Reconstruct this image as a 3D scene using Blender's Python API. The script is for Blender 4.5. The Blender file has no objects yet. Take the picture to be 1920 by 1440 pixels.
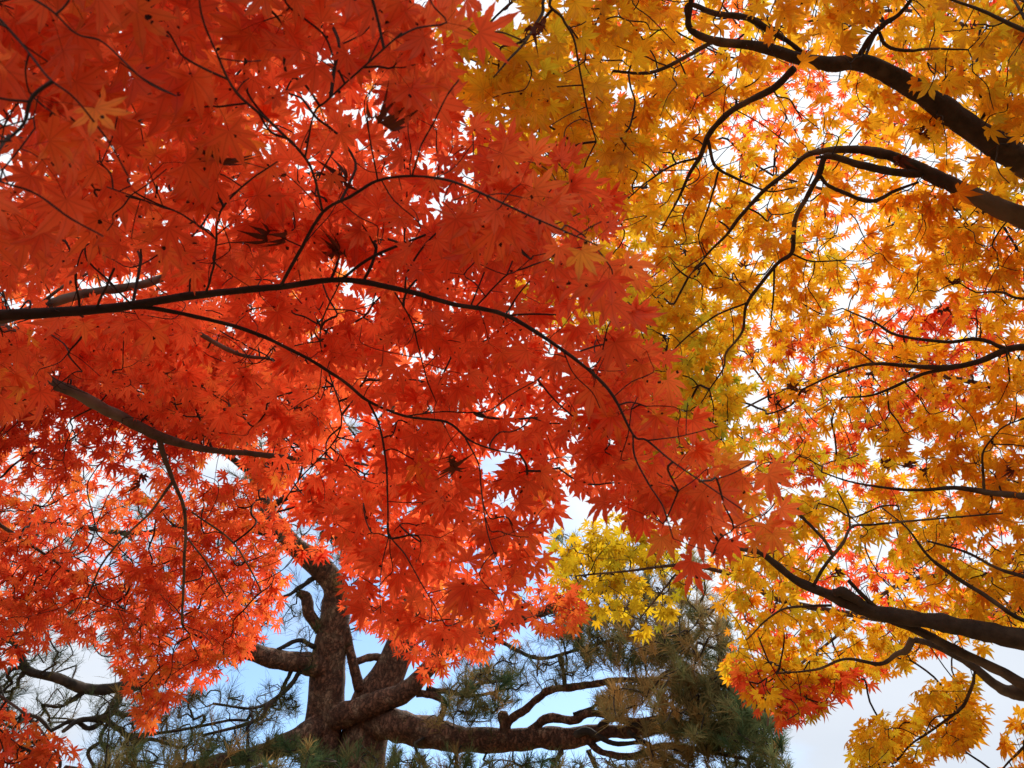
import bpy, math, random
import numpy as np
from mathutils import Vector

SEED = 7
rng = np.random.default_rng(SEED)
random.seed(SEED)
sc = bpy.context.scene
col = sc.collection

# ------------------------------------------------------------------ camera
PITCH = math.radians(42.0)
HFOV = math.radians(67.0)
FPX = 960.0 / math.tan(HFOV / 2)           # focal length in pixels of the 1920 x 1440 photograph
CAM = np.array([0.0, 0.0, 1.6])
FWD = np.array([0.0, math.cos(PITCH), math.sin(PITCH)])
RGT = np.array([1.0, 0.0, 0.0])
UPV = np.cross(RGT, FWD)
cd = bpy.data.cameras.new('camera')
cam = bpy.data.objects.new('camera', cd)
col.objects.link(cam)
cam.location = CAM
cam.rotation_euler = (math.pi / 2 + PITCH, 0, 0)
cd.sensor_width = 36.0
cd.lens = 18.0 / math.tan(HFOV / 2)
cd.clip_start = 0.02
cd.clip_end = 2000.0
cd.dof.use_dof = True
cd.dof.focus_distance = 2.4
cd.dof.aperture_fstop = 13.0
sc.camera = cam

# ------------------------------------------------------------------ world, sun, exposure
SUN_EL, SUN_AZ = math.radians(52), math.radians(25)      # azimuth from +Y towards +X
world = bpy.data.worlds.new('World')
sc.world = world
world.use_nodes = True
nt = world.node_tree
nt.nodes.clear()
N = nt.nodes.new
L = nt.links.new
out = N('ShaderNodeOutputWorld')
bg = N('ShaderNodeBackground')
bg.inputs['Strength'].default_value = 0.12
sky = N('ShaderNodeTexSky')
sky.sky_type = 'NISHITA'
sky.sun_disc = False
sky.sun_elevation = SUN_EL
sky.sun_rotation = SUN_AZ
sky.air_density = 1.1
sky.dust_density = 0.6
tc = N('ShaderNodeTexCoord')
noi = N('ShaderNodeTexNoise')
noi.inputs['Scale'].default_value = 3.2
noi.inputs['Detail'].default_value = 7
noi.inputs['Roughness'].default_value = 0.55
mp = N('ShaderNodeMapping')
mp.inputs['Scale'].default_value = (1.0, 1.0, 2.2)
mp.inputs['Location'].default_value = (0.35, 0.1, 0.2)
L(tc.outputs['Generated'], mp.inputs['Vector'])
L(mp.outputs['Vector'], noi.inputs['Vector'])
# the cloud deck opens low in the sky to the left of the view
dot = N('ShaderNodeVectorMath'); dot.operation = 'DOT_PRODUCT'
dv = Vector((-0.13, 0.93, 0.28)).normalized()
dot.inputs[1].default_value = dv
L(tc.outputs['Generated'], dot.inputs[0])
mr = N('ShaderNodeMapRange'); mr.interpolation_type = 'SMOOTHSTEP'
mr.inputs['From Min'].default_value = 0.86
mr.inputs['From Max'].default_value = 1.0
mr.inputs['To Min'].default_value = 0.42
mr.inputs['To Max'].default_value = -0.15
L(dot.outputs['Value'], mr.inputs['Value'])
ad = N('ShaderNodeMath'); ad.operation = 'ADD'
L(noi.outputs['Fac'], ad.inputs[0]); L(mr.outputs['Result'], ad.inputs[1])
cr = N('ShaderNodeMapRange'); cr.interpolation_type = 'SMOOTHSTEP'
cr.inputs['From Min'].default_value = 0.36
cr.inputs['From Max'].default_value = 0.72
L(ad.outputs[0], cr.inputs['Value'])
mx = N('ShaderNodeMix'); mx.data_type = 'RGBA'
L(cr.outputs['Result'], mx.inputs['Factor'])
gain = N('ShaderNodeMix'); gain.data_type = 'RGBA'; gain.blend_type = 'MULTIPLY'
gain.inputs['Factor'].default_value = 1.0
gain.inputs['B'].default_value = (.98, 1.12, 1.22, 1)
L(sky.outputs['Color'], gain.inputs['A'])
L(gain.outputs['Result'], mx.inputs['A'])
# the cloud deck is greyer and bluer low down, and uneven
sepd = N('ShaderNodeSeparateXYZ'); L(tc.outputs['Generated'], sepd.inputs[0])
n2 = N('ShaderNodeTexNoise'); n2.inputs['Scale'].default_value = 2.4; n2.inputs['Detail'].default_value = 5
L(mp.outputs['Vector'], n2.inputs['Vector'])
a2 = N('ShaderNodeMath'); a2.operation = 'MULTIPLY_ADD'; a2.inputs[1].default_value = .5
L(n2.outputs['Fac'], a2.inputs[0]); L(sepd.outputs['Z'], a2.inputs[2])
r2 = N('ShaderNodeMapRange'); r2.interpolation_type = 'SMOOTHSTEP'
r2.inputs['From Min'].default_value = .42; r2.inputs['From Max'].default_value = .95
L(a2.outputs[0], r2.inputs['Value'])
cl = N('ShaderNodeMix'); cl.data_type = 'RGBA'
L(r2.outputs[0], cl.inputs['Factor'])
cl.inputs['A'].default_value = (4.2, 4.6, 5.2, 1); cl.inputs['B'].default_value = (6.5, 6.8, 7.2, 1)
L(cl.outputs['Result'], mx.inputs['B'])
L(mx.outputs['Result'], bg.inputs['Color'])
L(bg.outputs['Background'], out.inputs['Surface'])

sl = bpy.data.lights.new('sun', 'SUN')
sl.energy = 4.8
sl.angle = math.radians(24)
sl.color = (1.0, 0.95, 0.86)
sun = bpy.data.objects.new('sun', sl)
col.objects.link(sun)
sdir = Vector((math.cos(SUN_EL) * math.sin(SUN_AZ), math.cos(SUN_EL) * math.cos(SUN_AZ), math.sin(SUN_EL)))
sun.rotation_euler = sdir.to_track_quat('Z', 'Y').to_euler()
sun.location = sdir * 50

sc.view_settings.view_transform = 'Standard'
sc.view_settings.look = 'None'
sc.view_settings.exposure = 0.50
sc.view_settings.gamma = 1.0
sc.cycles.max_bounces = 14
sc.cycles.diffuse_bounces = 6
sc.cycles.transmission_bounces = 12
sc.cycles.glossy_bounces = 2

# ------------------------------------------------------------------ geometry of the view
def P(px, py, d):
    """World point(s) seen at photo pixel px, py at distance d metres."""
    px = np.asarray(px, float); py = np.asarray(py, float); d = np.asarray(d, float)
    v = FWD + np.multiply.outer((px - 960) / FPX, RGT) - np.multiply.outer((py - 720) / FPX, UPV)
    v = v / np.linalg.norm(v, axis=-1, keepdims=True)
    return CAM + v * d[..., None]

def proj(p):
    q = p - CAM
    z = q @ FWD
    return 960 + FPX * (q @ RGT) / z, 720 - FPX * (q @ UPV) / z

def unit(v):
    return v / np.maximum(np.linalg.norm(v, axis=-1, keepdims=True), 1e-9)

def hash3(i, s):
    h = (i[..., 0] * 374761393 + i[..., 1] * 668265263 + i[..., 2] * 2147483647 + s * 974634353).astype(np.int64)
    h = (h ^ (h >> 13)) * 1274126177
    h = h ^ (h >> 16)
    return (h & 0xFFFF) / 65535.0

def vnoise(p, s=0):
    """Value noise, 0..1, at points p (n x 3)."""
    i = np.floor(p).astype(np.int64); f = p - i
    f = f * f * (3 - 2 * f)
    r = 0
    for dx in (0, 1):
        for dy in (0, 1):
            for dz in (0, 1):
                w = (f[:, 0] if dx else 1 - f[:, 0]) * (f[:, 1] if dy else 1 - f[:, 1]) * (f[:, 2] if dz else 1 - f[:, 2])
                r = r + w * hash3(i + np.array([dx, dy, dz]), s)
    return r

def in_poly(px, py, poly):
    c = np.zeros(px.shape, bool)
    n = len(poly)
    for i in range(n):
        x1, y1 = poly[i]; x2, y2 = poly[(i + 1) % n]
        if y1 == y2: continue
        t = (y1 > py) != (y2 > py)
        c ^= t & (px < (x2 - x1) * (py - y1) / (y2 - y1) + x1)
    return c

def idw(px, py, ctl):
    ctl = np.array(ctl, float)
    d2 = (px[:, None] - ctl[:, 0]) ** 2 + (py[:, None] - ctl[:, 1]) ** 2 + 60.0 ** 2
    w = 1 / d2 ** 1.5
    return (w * ctl[:, 2]).sum(1) / w.sum(1)

# ------------------------------------------------------------------ meshes
def make_mesh(name, verts, tris, mats, parent, smooth=True, attrs=None, mat_idx=None):
    me = bpy.data.meshes.new(name)
    verts = np.ascontiguousarray(verts, np.float32); tris = np.ascontiguousarray(tris, np.int32)
    me.vertices.add(len(verts)); me.vertices.foreach_set('co', verts.ravel())
    me.loops.add(tris.size); me.loops.foreach_set('vertex_index', tris.ravel())
    k = tris.shape[1]
    me.polygons.add(len(tris))
    me.polygons.foreach_set('loop_start', np.arange(0, tris.size, k, dtype=np.int32))
    me.polygons.foreach_set('use_smooth', np.full(len(tris), smooth))
    for m in mats: me.materials.append(m)
    if mat_idx is not None:
        me.polygons.foreach_set('material_index', np.ascontiguousarray(mat_idx, np.int32))
    for an, arr in (attrs or {}).items():
        a = me.attributes.new(an, 'FLOAT_VECTOR', 'POINT')
        a.data.foreach_set('vector', np.ascontiguousarray(arr, np.float32).ravel())
    me.update(); me.validate()
    o = bpy.data.objects.new(name, me)
    col.objects.link(o)
    o.parent = parent
    return o

def catmull(p, n):
    """Resample control rows p (k x c) to about n points per span."""
    p = np.asarray(p, float)
    q = np.vstack([2 * p[0] - p[1], p, 2 * p[-1] - p[-2]])
    o = []
    for i in range(1, len(q) - 2):
        t = np.linspace(0, 1, n, endpoint=False)[:, None]
        a, b, c, d = q[i - 1], q[i], q[i + 1], q[i + 2]
        o.append(0.5 * (2 * b + (c - a) * t + (2 * a - 5 * b + 4 * c - d) * t ** 2 + (3 * b - a - 3 * c + d) * t ** 3))
    o.append(p[-1:])
    return np.vstack(o)

def tube(p, r, k=6, rough=0.0, seed=0, nf=30.0, cap=True):
    """Quad tube round polyline p with radii r, wound up as triangles."""
    n = len(p)
    t = unit(np.gradient(p, axis=0))
    a = np.zeros((n, 3)); 
    up = np.array([0.3, 0.2, 1.0]) if abs(t[0, 2]) < 0.9 else np.array([1.0, 0.2, 0.1])
    v = unit(np.cross(t[0], up))
    for i in range(n):
        v = v - t[i] * (v @ t[i])
        v = v / max(np.linalg.norm(v), 1e-9)
        a[i] = v
    b = np.cross(t, a)
    th = np.linspace(0, 2 * math.pi, k, endpoint=False)
    rr = np.repeat(r[:, None], k, 1)
    ring = a[:, None] * np.cos(th)[None, :, None] + b[:, None] * np.sin(th)[None, :, None]
    if rough > 0:
        q = (p[:, None] + ring * rr[..., None]).reshape(-1, 3)
        nz = (vnoise(q * nf, seed) - 0.5) * 1.2 + (vnoise(q * nf * 2.7, seed + 5) - 0.5) * 0.7
        rr = rr * (1 + rough * nz.reshape(n, k))
    v = (p[:, None] + ring * rr[..., None]).reshape(-1, 3)
    i = np.arange(n - 1)[:, None] * k; j = np.arange(k)[None]
    q0 = i + j; q1 = i + (j + 1) % k; q2 = q1 + k; q3 = q0 + k
    f = np.concatenate([np.stack([q0, q1, q2], -1).reshape(-1, 3), np.stack([q0, q2, q3], -1).reshape(-1, 3)])
    if cap:
        m = len(v)
        v = np.vstack([v, p[0] , p[-1] + t[-1] * r[-1] * 0.5])
        jj = np.arange(k)
        f = np.vstack([f, np.stack([np.full(k, m), (jj + 1) % k, jj], 1),
                       np.stack([np.full(k, m + 1), (n - 1) * k + jj, (n - 1) * k + (jj + 1) % k], 1)])
    return v, f

class Buf:
    def __init__(s): s.v = []; s.f = []; s.n = 0
    def add(s, v, f):
        s.v.append(v); s.f.append(f + s.n); s.n += len(v)
    def get(s): return np.vstack(s.v), np.vstack(s.f)

# ------------------------------------------------------------------ leaf templates
def leaf_template(K, r, curl=1.0, lobes=7, wide=1.0, cut=0.0):
    angs = np.radians([0, 37, -37, 74, -74, 116, -116][:lobes]) + r.normal(0, .05, lobes)
    lens = np.array([1.06, 1.02, 1.02, .86, .86, .54, .54][:lobes]) * r.uniform(.88, 1.1, lobes)
    wmax = r.uniform(.112, .148) * wide
    sin_r = r.uniform(.27, .36) + cut
    order = np.argsort(angs)
    V, F, A = [], [], []
    droop = r.uniform(.04, .42) * curl
    fold = r.uniform(.1, .5) * curl
    for oi, li in enumerate(order):
        an, ln = angs[li], lens[li]
        left = angs[order[oi + 1]] if oi + 1 < lobes else an + .62
        rgt = angs[order[oi - 1]] if oi > 0 else an - .62
        sl_ = sin_r if oi + 1 < lobes else .13
        sr_ = sin_r if oi > 0 else .13
        la, ra = (an + left) / 2, (an + rgt) / 2
        side = r.normal(0, .05)                    # sideways sweep of the lobe
        curlz = r.normal(-.05, .16) * curl
        ts = np.linspace(0, 1, K + 1)
        prof = np.interp(ts, [0, .2, .42, .62, .78, .9, 1], [.56, .90, 1.0, .74, .34, .12, 0])
        base = len(V)
        V.append((0, 0, 0)); A.append((0, 0, r.random()))
        d = np.array([-math.sin(an), math.cos(an)]); pn = np.array([-d[1], d[0]])
        lr = A[-1][2]
        r0 = sin_r * .8
        for j, t in enumerate(ts):
            rad = r0 + (ln - r0) * t
            c = d * rad + pn * side * t * t * ln
            w = wmax * prof[j] * ln ** .5
            if j == 0:
                l = np.array([-math.sin(la), math.cos(la)]) * sl_
                rr = np.array([-math.sin(ra), math.cos(ra)]) * sr_
            else:
                jag = 1 + (.10 if j % 2 else -.06) * (K >= 6)
                l = c + pn * w * jag; rr = c - pn * w * jag
            for q, lat in ((c, 0.), (l, w), (rr, -w)):
                z = -droop * (q @ q) + curlz * t * t + fold * abs(lat)
                V.append((q[0], q[1], z)); A.append((rad, lat, lr))
        F += [(base, base + 3, base + 1), (base, base + 1, base + 2)]
        for j in range(K):
            m, n_ = base + 1 + 3 * j, base + 4 + 3 * j
            if j == K - 1:
                F += [(m, n_, m + 1), (m, m + 2, n_)]
            else:
                F += [(m, n_, n_ + 1), (m, n_ + 1, m + 1), (m, m + 2, n_ + 2), (m, n_ + 2, n_)]
    return np.array(V), np.array(F), np.array(A)

_r = np.random.default_rng(3)
TPL = {'near': [leaf_template(8, _r) for _ in range(24)],
       'mid': [leaf_template(4, _r) for _ in range(24)],
       'slim': [leaf_template(4, _r, 1.2, 7, .88, -.02) for _ in range(24)],
       'broad': [leaf_template(4, _r, 1.0, 7, 1.12, .04) for _ in range(24)],
       'curled': [leaf_template(6, _r, 3.6, 7, 1.35, .12) for _ in range(6)]}

def build_leaves(name, pos, ax, nrm, size, tint, petiole0, lod, mats, parent, r):
    """All leaves of one bough: blades and their stalks as one mesh."""
    tpl = TPL[lod]
    var = r.integers(0, len(tpl), len(pos))
    y = unit(ax); x = unit(np.cross(y, nrm)); z = np.cross(x, y)
    VV, FF, L1, L2, off = [], [], [], [], 0
    seed = r.uniform(0, 100, len(pos))
    for k in range(len(tpl)):
        ix = np.where(var == k)[0]
        if not len(ix): continue
        tv, tf, ta = tpl[k]
        flip = np.where(r.random(len(ix)) < .5, 1, -1)
        v = pos[ix, None] + size[ix, None, None] * (tv[None, :, 0, None] * (x[ix] * 1)[:, None] + tv[None, :, 1, None] * y[ix, None] + tv[None, :, 2, None] * z[ix, None])
        m = len(tv)
        VV.append(v.reshape(-1, 3))
        FF.append((tf[None] + (np.arange(len(ix)) * m)[:, None, None]).reshape(-1, 3) + off)
        off += m * len(ix)
        L1.append(np.tile(ta, (len(ix), 1)))
        lp = np.concatenate([np.tile(tv[None, :, :2], (len(ix), 1, 1)) + (seed[ix, None, None] * 3), np.repeat(tint[ix, None, None], m, 1)], -1)
        L2.append(lp.reshape(-1, 3))
    nl = sum(len(f) for f in FF)
    # stalks: three-sided, bent once
    n = len(pos)
    mid = (petiole0 + pos) / 2 + np.array([0, 0, 1]) * (0.08 * np.linalg.norm(pos - petiole0, axis=1))[:, None]
    d = unit(pos - petiole0); s1 = unit(np.cross(d, np.array([.1, .2, 1.]))); s2 = np.cross(d, s1)
    rad = 0.0075 * size
    rings = []
    for c in (petiole0, mid, pos):
        for a in (0, 2.094, 4.189):
            rings.append(c + (s1 * math.cos(a) + s2 * math.sin(a)) * rad[:, None])
    pv = np.stack(rings, 1).reshape(-1, 3)
    tf = []
    for s in (0, 3):
        for j in range(3):
            a, b = s + j, s + (j + 1) % 3
            tf += [(a, b, b + 3), (a, b + 3, a + 3)]
    tf = np.array(tf)
    FF.append((tf[None] + (np.arange(n) * 9)[:, None, None]).reshape(-1, 3) + off)
    VV.append(pv)
    L1.append(np.tile([0.5, 0., 0.], (len(pv), 1))); L2.append(np.tile([0., 0., .5], (len(pv), 1)))
    F = np.vstack(FF)
    mi = np.zeros(len(F), int); mi[nl:] = 1
    return make_mesh(name, np.vstack(VV), F, mats, parent, True, {'vein': np.vstack(L1), 'lpos': np.vstack(L2)}, mi)

# ------------------------------------------------------------------ materials
def new_mat(name):
    m = bpy.data.materials.new(name); m.use_nodes = True
    m.node_tree.nodes.clear()
    return m, m.node_tree.nodes.new, m.node_tree.links.new

def math_node(N, L, op, a, b=None, c=None):
    n = N('ShaderNodeMath'); n.operation = op
    for i, v in enumerate((a, b, c)):
        if v is None: continue
        if isinstance(v, (int, float)): n.inputs[i].default_value = v
        else: L(v, n.inputs[i])
    return n.outputs[0]

def leaf_mat(name, stops, spots=0.75, refl=0.92, trans=0.70, rough=0.5, bright=1.0):
    m, N, L = new_mat(name)
    at = N('ShaderNodeAttribute'); at.attribute_name = 'vein'
    lp = N('ShaderNodeAttribute'); lp.attribute_name = 'lpos'
    sv = N('ShaderNodeSeparateXYZ'); L(at.outputs['Vector'], sv.inputs[0])
    sp = N('ShaderNodeSeparateXYZ'); L(lp.outputs['Vector'], sp.inputs[0])
    ramp = N('ShaderNodeValToRGB')
    cr = ramp.color_ramp
    while len(cr.elements) > 1: cr.elements.remove(cr.elements[-1])
    cr.elements[0].position = stops[0][0]; cr.elements[0].color = (*stops[0][1], 1)
    for p, c in stops[1:]:
        e = cr.elements.new(p); e.color = (*c, 1)
    # blotches inside a leaf shift its own tint
    nz = N('ShaderNodeTexNoise'); nz.inputs['Scale'].default_value = 1.7; nz.inputs['Detail'].default_value = 3
    L(lp.outputs['Vector'], nz.inputs['Vector'])
    t = math_node(N, L, 'MULTIPLY_ADD', math_node(N, L, 'SUBTRACT', nz.outputs['Fac'], .5), .35, sp.outputs['Z'])
    L(t, ramp.inputs['Fac'])
    # midrib and side veins
    lat = math_node(N, L, 'ABSOLUTE', sv.outputs['Y'])
    mid = N('ShaderNodeMapRange'); mid.inputs['From Min'].default_value = .006; mid.inputs['From Max'].default_value = .022
    mid.inputs['To Min'].default_value = .83; mid.inputs['To Max'].default_value = 1.0
    L(lat, mid.inputs['Value'])
    ph = math_node(N, L, 'MULTIPLY', math_node(N, L, 'SUBTRACT', sv.outputs['X'], math_node(N, L, 'MULTIPLY', lat, .9)), 14.0)
    fr = math_node(N, L, 'ABSOLUTE', math_node(N, L, 'SUBTRACT', math_node(N, L, 'FRACT', ph), .5))
    sd = N('ShaderNodeMapRange'); sd.inputs['From Min'].default_value = .0; sd.inputs['From Max'].default_value = .12
    sd.inputs['To Min'].default_value = .95; sd.inputs['To Max'].default_value = 1.0
    L(fr, sd.inputs['Value'])
    ln = N('ShaderNodeTexNoise'); ln.inputs['Scale'].default_value = .17; ln.inputs['Detail'].default_value = 0
    L(lp.outputs['Vector'], ln.inputs['Vector'])
    lm = N('ShaderNodeMapRange'); lm.inputs['From Min'].default_value = .3; lm.inputs['From Max'].default_value = .7
    lm.inputs['To Min'].default_value = .80; lm.inputs['To Max'].default_value = 1.02
    L(ln.outputs['Fac'], lm.inputs['Value'])
    vv = math_node(N, L, 'MULTIPLY', math_node(N, L, 'MULTIPLY', mid.outputs[0], sd.outputs[0]), lm.outputs[0])
    mu = N('ShaderNodeMix'); mu.data_type = 'RGBA'; mu.blend_type = 'MULTIPLY'; mu.inputs['Factor'].default_value = 1
    cb = N('ShaderNodeCombineXYZ')
    L(vv, cb.inputs[0]); L(math_node(N, L, 'POWER', vv, 1.25), cb.inputs[1]); L(vv, cb.inputs[2])
    L(ramp.outputs['Color'], mu.inputs['A']); L(cb.outputs[0], mu.inputs['B'])
    # small black leaf spots
    vo = N('ShaderNodeTexVoronoi'); vo.inputs['Scale'].default_value = 3.4
    wob = N('ShaderNodeTexNoise'); wob.inputs['Scale'].default_value = 14.0
    L(lp.outputs['Vector'], wob.inputs['Vector'])
    L(lp.outputs['Vector'], vo.inputs['Vector'])
    vc = N('ShaderNodeSeparateColor'); L(vo.outputs['Color'], vc.inputs[0])
    rad = N('ShaderNodeMapRange'); rad.inputs['From Min'].default_value = spots; rad.inputs['From Max'].default_value = 1.0
    rad.inputs['To Min'].default_value = 0.0; rad.inputs['To Max'].default_value = 0.25
    L(vc.outputs[0], rad.inputs['Value'])
    dd = math_node(N, L, 'ADD', vo.outputs['Distance'], math_node(N, L, 'MULTIPLY', math_node(N, L, 'SUBTRACT', wob.outputs['Fac'], .5), .42))
    spot = math_node(N, L, 'LESS_THAN', dd, rad.outputs[0])
    tip = N('ShaderNodeMapRange'); tip.interpolation_type = 'SMOOTHSTEP'
    tip.inputs['From Min'].default_value = 1.0; tip.inputs['From Max'].default_value = 1.45
    tip.inputs['To Max'].default_value = .45
    tn = N('ShaderNodeTexNoise'); tn.inputs['Scale'].default_value = .9; tn.inputs['Detail'].default_value = 2
    L(lp.outputs['Vector'], tn.inputs['Vector'])
    L(math_node(N, L, 'MULTIPLY_ADD', tn.outputs['Fac'], .85, sv.outputs['X']), tip.inputs['Value'])
    bt = N('ShaderNodeMix'); bt.data_type = 'RGBA'
    L(tip.outputs[0], bt.inputs['Factor']); L(mu.outputs['Result'], bt.inputs['A'])
    bt.inputs['B'].default_value = (stops[0][1][0] * .42, stops[0][1][1] * .55, stops[0][1][2] * .6, 1)
    mu = bt
    m2 = N('ShaderNodeMix'); m2.data_type = 'RGBA'
    L(spot, m2.inputs['Factor']); L(mu.outputs['Result'], m2.inputs['A']); m2.inputs['B'].default_value = (.03, .012, .008, 1)
    # paler, duller underside reflection
    df = N('ShaderNodeBsdfDiffuse'); tr = N('ShaderNodeBsdfTranslucent')
    dc = N('ShaderNodeMix'); dc.data_type = 'RGBA'; dc.blend_type = 'MULTIPLY'; dc.inputs['Factor'].default_value = 1
    L(m2.outputs['Result'], dc.inputs['A']); dc.inputs['B'].default_value = (refl, refl, refl, 1)
    L(dc.outputs['Result'], df.inputs['Color'])
    tb = N('ShaderNodeMix'); tb.data_type = 'RGBA'; tb.blend_type = 'MULTIPLY'; tb.inputs['Factor'].default_value = 1
    L(m2.outputs['Result'], tb.inputs['A']); tb.inputs['B'].default_value = (bright, bright, bright, 1)
    L(tb.outputs['Result'], tr.inputs['Color'])
    mx = N('ShaderNodeMixShader'); mx.inputs[0].default_value = trans
    L(df.outputs[0], mx.inputs[1]); L(tr.outputs[0], mx.inputs[2])
    gl = N('ShaderNodeBsdfGlossy'); gl.inputs['Roughness'].default_value = rough
    g = N('ShaderNodeMixShader'); g.inputs[0].default_value = .012
    L(mx.outputs[0], g.inputs[1]); L(gl.outputs[0], g.inputs[2])
    o = N('ShaderNodeOutputMaterial'); L(g.outputs[0], o.inputs['Surface'])
    return m

def bark_mat(name, c1, c2, c3, scale=30.0, bump=0.6, dist=0.01, plates=False):
    m, N, L = new_mat(name)
    tcd = N('ShaderNodeTexCoord')
    nz = N('ShaderNodeTexNoise'); nz.inputs['Scale'].default_value = scale; nz.inputs['Detail'].default_value = 8; nz.inputs['Roughness'].default_value = .65
    L(tcd.outputs['Object'], nz.inputs['Vector'])
    n2 = N('ShaderNodeTexNoise'); n2.inputs['Scale'].default_value = scale * .22; n2.inputs['Detail'].default_value = 4
    L(tcd.outputs['Object'], n2.inputs['Vector'])
    r = N('ShaderNodeValToRGB'); e = r.color_ramp.elements
    e[0].position = .3; e[0].color = (*c1, 1); e[1].position = .7; e[1].color = (*c2, 1)
    L(nz.outputs['Fac'], r.inputs['Fac'])
    mx = N('ShaderNodeMix'); mx.data_type = 'RGBA'
    mr = N('ShaderNodeMapRange'); mr.inputs['From Min'].default_value = .52; mr.inputs['From Max'].default_value = .66
    L(n2.outputs['Fac'], mr.inputs['Value']); L(mr.outputs[0], mx.inputs['Factor'])
    L(r.outputs['Color'], mx.inputs['A']); mx.inputs['B'].default_value = (*c3, 1)
    colr = mx.outputs['Result']; height = nz.outputs['Fac']
    if plates:
        mpn = N('ShaderNodeMapping'); mpn.inputs['Scale'].default_value = (1, 1, .20)
        wv = N('ShaderNodeVectorMath'); wv.operation = 'ADD'
        sc_ = N('ShaderNodeVectorMath'); sc_.operation = 'SCALE'; sc_.inputs['Scale'].default_value = .14
        L(nz.outputs['Color'], sc_.inputs[0]); L(tcd.outputs['Object'], wv.inputs[0]); L(sc_.outputs[0], wv.inputs[1])
        L(wv.outputs[0], mpn.inputs['Vector'])
        vo = N('ShaderNodeTexVoronoi'); vo.feature = 'DISTANCE_TO_EDGE'; vo.inputs['Scale'].default_value = 24
        L(mpn.outputs[0], vo.inputs['Vector'])
        cr = N('ShaderNodeMapRange'); cr.inputs['From Max'].default_value = .16; cr.inputs['To Min'].default_value = .45
        L(vo.outputs['Distance'], cr.inputs['Value'])
        v2 = N('ShaderNodeTexVoronoi'); v2.inputs['Scale'].default_value = 24; L(mpn.outputs[0], v2.inputs['Vector'])
        hs = N('ShaderNodeMix'); hs.data_type = 'RGBA'; hs.inputs['Factor'].default_value = .35; hs.blend_type = 'MULTIPLY'
        bwm = N('ShaderNodeSeparateColor'); L(v2.outputs['Color'], bwm.inputs[0])
        L(colr, hs.inputs['A']); L(bwm.outputs[0], hs.inputs['B'])
        dk = N('ShaderNodeMix'); dk.data_type = 'RGBA'
        L(cr.outputs[0], dk.inputs['Factor']); dk.inputs['A'].default_value = (c1[0] * .4, c1[1] * .4, c1[2] * .4, 1); L(hs.outputs['Result'], dk.inputs['B'])
        colr = dk.outputs['Result']
        height = math_node(N, L, 'ADD', math_node(N, L, 'MULTIPLY', cr.outputs[0], 1.2), math_node(N, L, 'MULTIPLY', nz.outputs['Fac'], .6))
    b = N('ShaderNodeBsdfPrincipled'); b.inputs['Roughness'].default_value = .85
    b.inputs['Specular IOR Level'].default_value = .25
    L(colr, b.inputs['Base Color'])
    bp = N('ShaderNodeBump'); bp.inputs['Strength'].default_value = bump; bp.inputs['Distance'].default_value = dist
    L(height, bp.inputs['Height']); L(bp.outputs[0], b.inputs['Normal'])
    o = N('ShaderNodeOutputMaterial'); L(b.outputs[0], o.inputs['Surface'])
    return m

def needle_mat(name):
    m, N, L = new_mat(name)
    lp = N('ShaderNodeAttribute'); lp.attribute_name = 'lpos'
    sp = N('ShaderNodeSeparateXYZ'); L(lp.outputs['Vector'], sp.inputs[0])
    r = N('ShaderNodeValToRGB'); cr = r.color_ramp
    cr.elements[0].position = 0; cr.elements[0].color = (.070, .125, .055, 1)
    cr.elements[1].position = 1; cr.elements[1].color = (.46, .27, .09, 1)
    e = cr.elements.new(.4); e.color = (.135, .15, .06, 1)
    e = cr.elements.new(.7); e.color = (.29, .205, .08, 1)
    L(sp.outputs['Z'], r.inputs['Fac'])
    df = N('ShaderNodeBsdfDiffuse'); tr = N('ShaderNodeBsdfTranslucent')
    bm = N('ShaderNodeMix'); bm.data_type = 'RGBA'; bm.blend_type = 'MULTIPLY'; bm.inputs['Factor'].default_value = 1
    L(r.outputs['Color'], bm.inputs['A']); L(sp.outputs['X'], bm.inputs['B'])
    L(bm.outputs['Result'], df.inputs['Color']); L(bm.outputs['Result'], tr.inputs['Color'])
    mx = N('ShaderNodeMixShader'); mx.inputs[0].default_value = .35
    L(df.outputs[0], mx.inputs[1]); L(tr.outputs[0], mx.inputs[2])
    o = N('ShaderNodeOutputMaterial'); L(mx.outputs[0], o.inputs['Surface'])
    return m

M_RED = leaf_mat('leaf_vermilion', [(0, (.93, .105, .030)), (.45, (.98, .150, .042)), (.8, (.98, .215, .044)), (1, (.97, .40, .045))], .68, bright=1.0)
M_ORA = leaf_mat('leaf_orange', [(0, (.84, .075, .026)), (.45, (.90, .150, .036)), (.75, (.90, .24, .034)), (1, (.80, .40, .035))], .72, bright=.86)
M_YEL = leaf_mat('leaf_amber', [(0, (.94, .27, .010)), (.35, (.96, .45, .014)), (.7, (.95, .58, .02)), (.92, (.72, .62, .03)), (1, (.42, .50, .04))], .86, bright=.98)
M_SCA = leaf_mat('leaf_scarlet', [(0, (.92, .09, .03)), (.35, (.94, .17, .03)), (.58, (.94, .36, .02)), (1, (.94, .54, .02))], .9, bright=.88)
M_LEM = leaf_mat('leaf_lemon', [(0, (.92, .48, .012)), (.6, (.88, .62, .018)), (1, (.60, .60, .03))], .86, bright=.68)
M_DRY = leaf_mat('leaf_dry', [(0, (.10, .022, .012)), (1, (.20, .05, .02))], .9, refl=.8, trans=.3)
M_STALK = leaf_mat('leaf_stalk', [(0, (.30, .04, .02)), (1, (.36, .06, .02))], 1.0, refl=.8, trans=.2)
B_RED = bark_mat('bark_red_maple', (.014, .008, .007), (.030, .018, .014), (.050, .034, .027), 60, .4, .002)
B_GREY = bark_mat('bark_grey_maple', (.050, .036, .028), (.11, .082, .064), (.16, .13, .105), 45, .6, .004)
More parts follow.
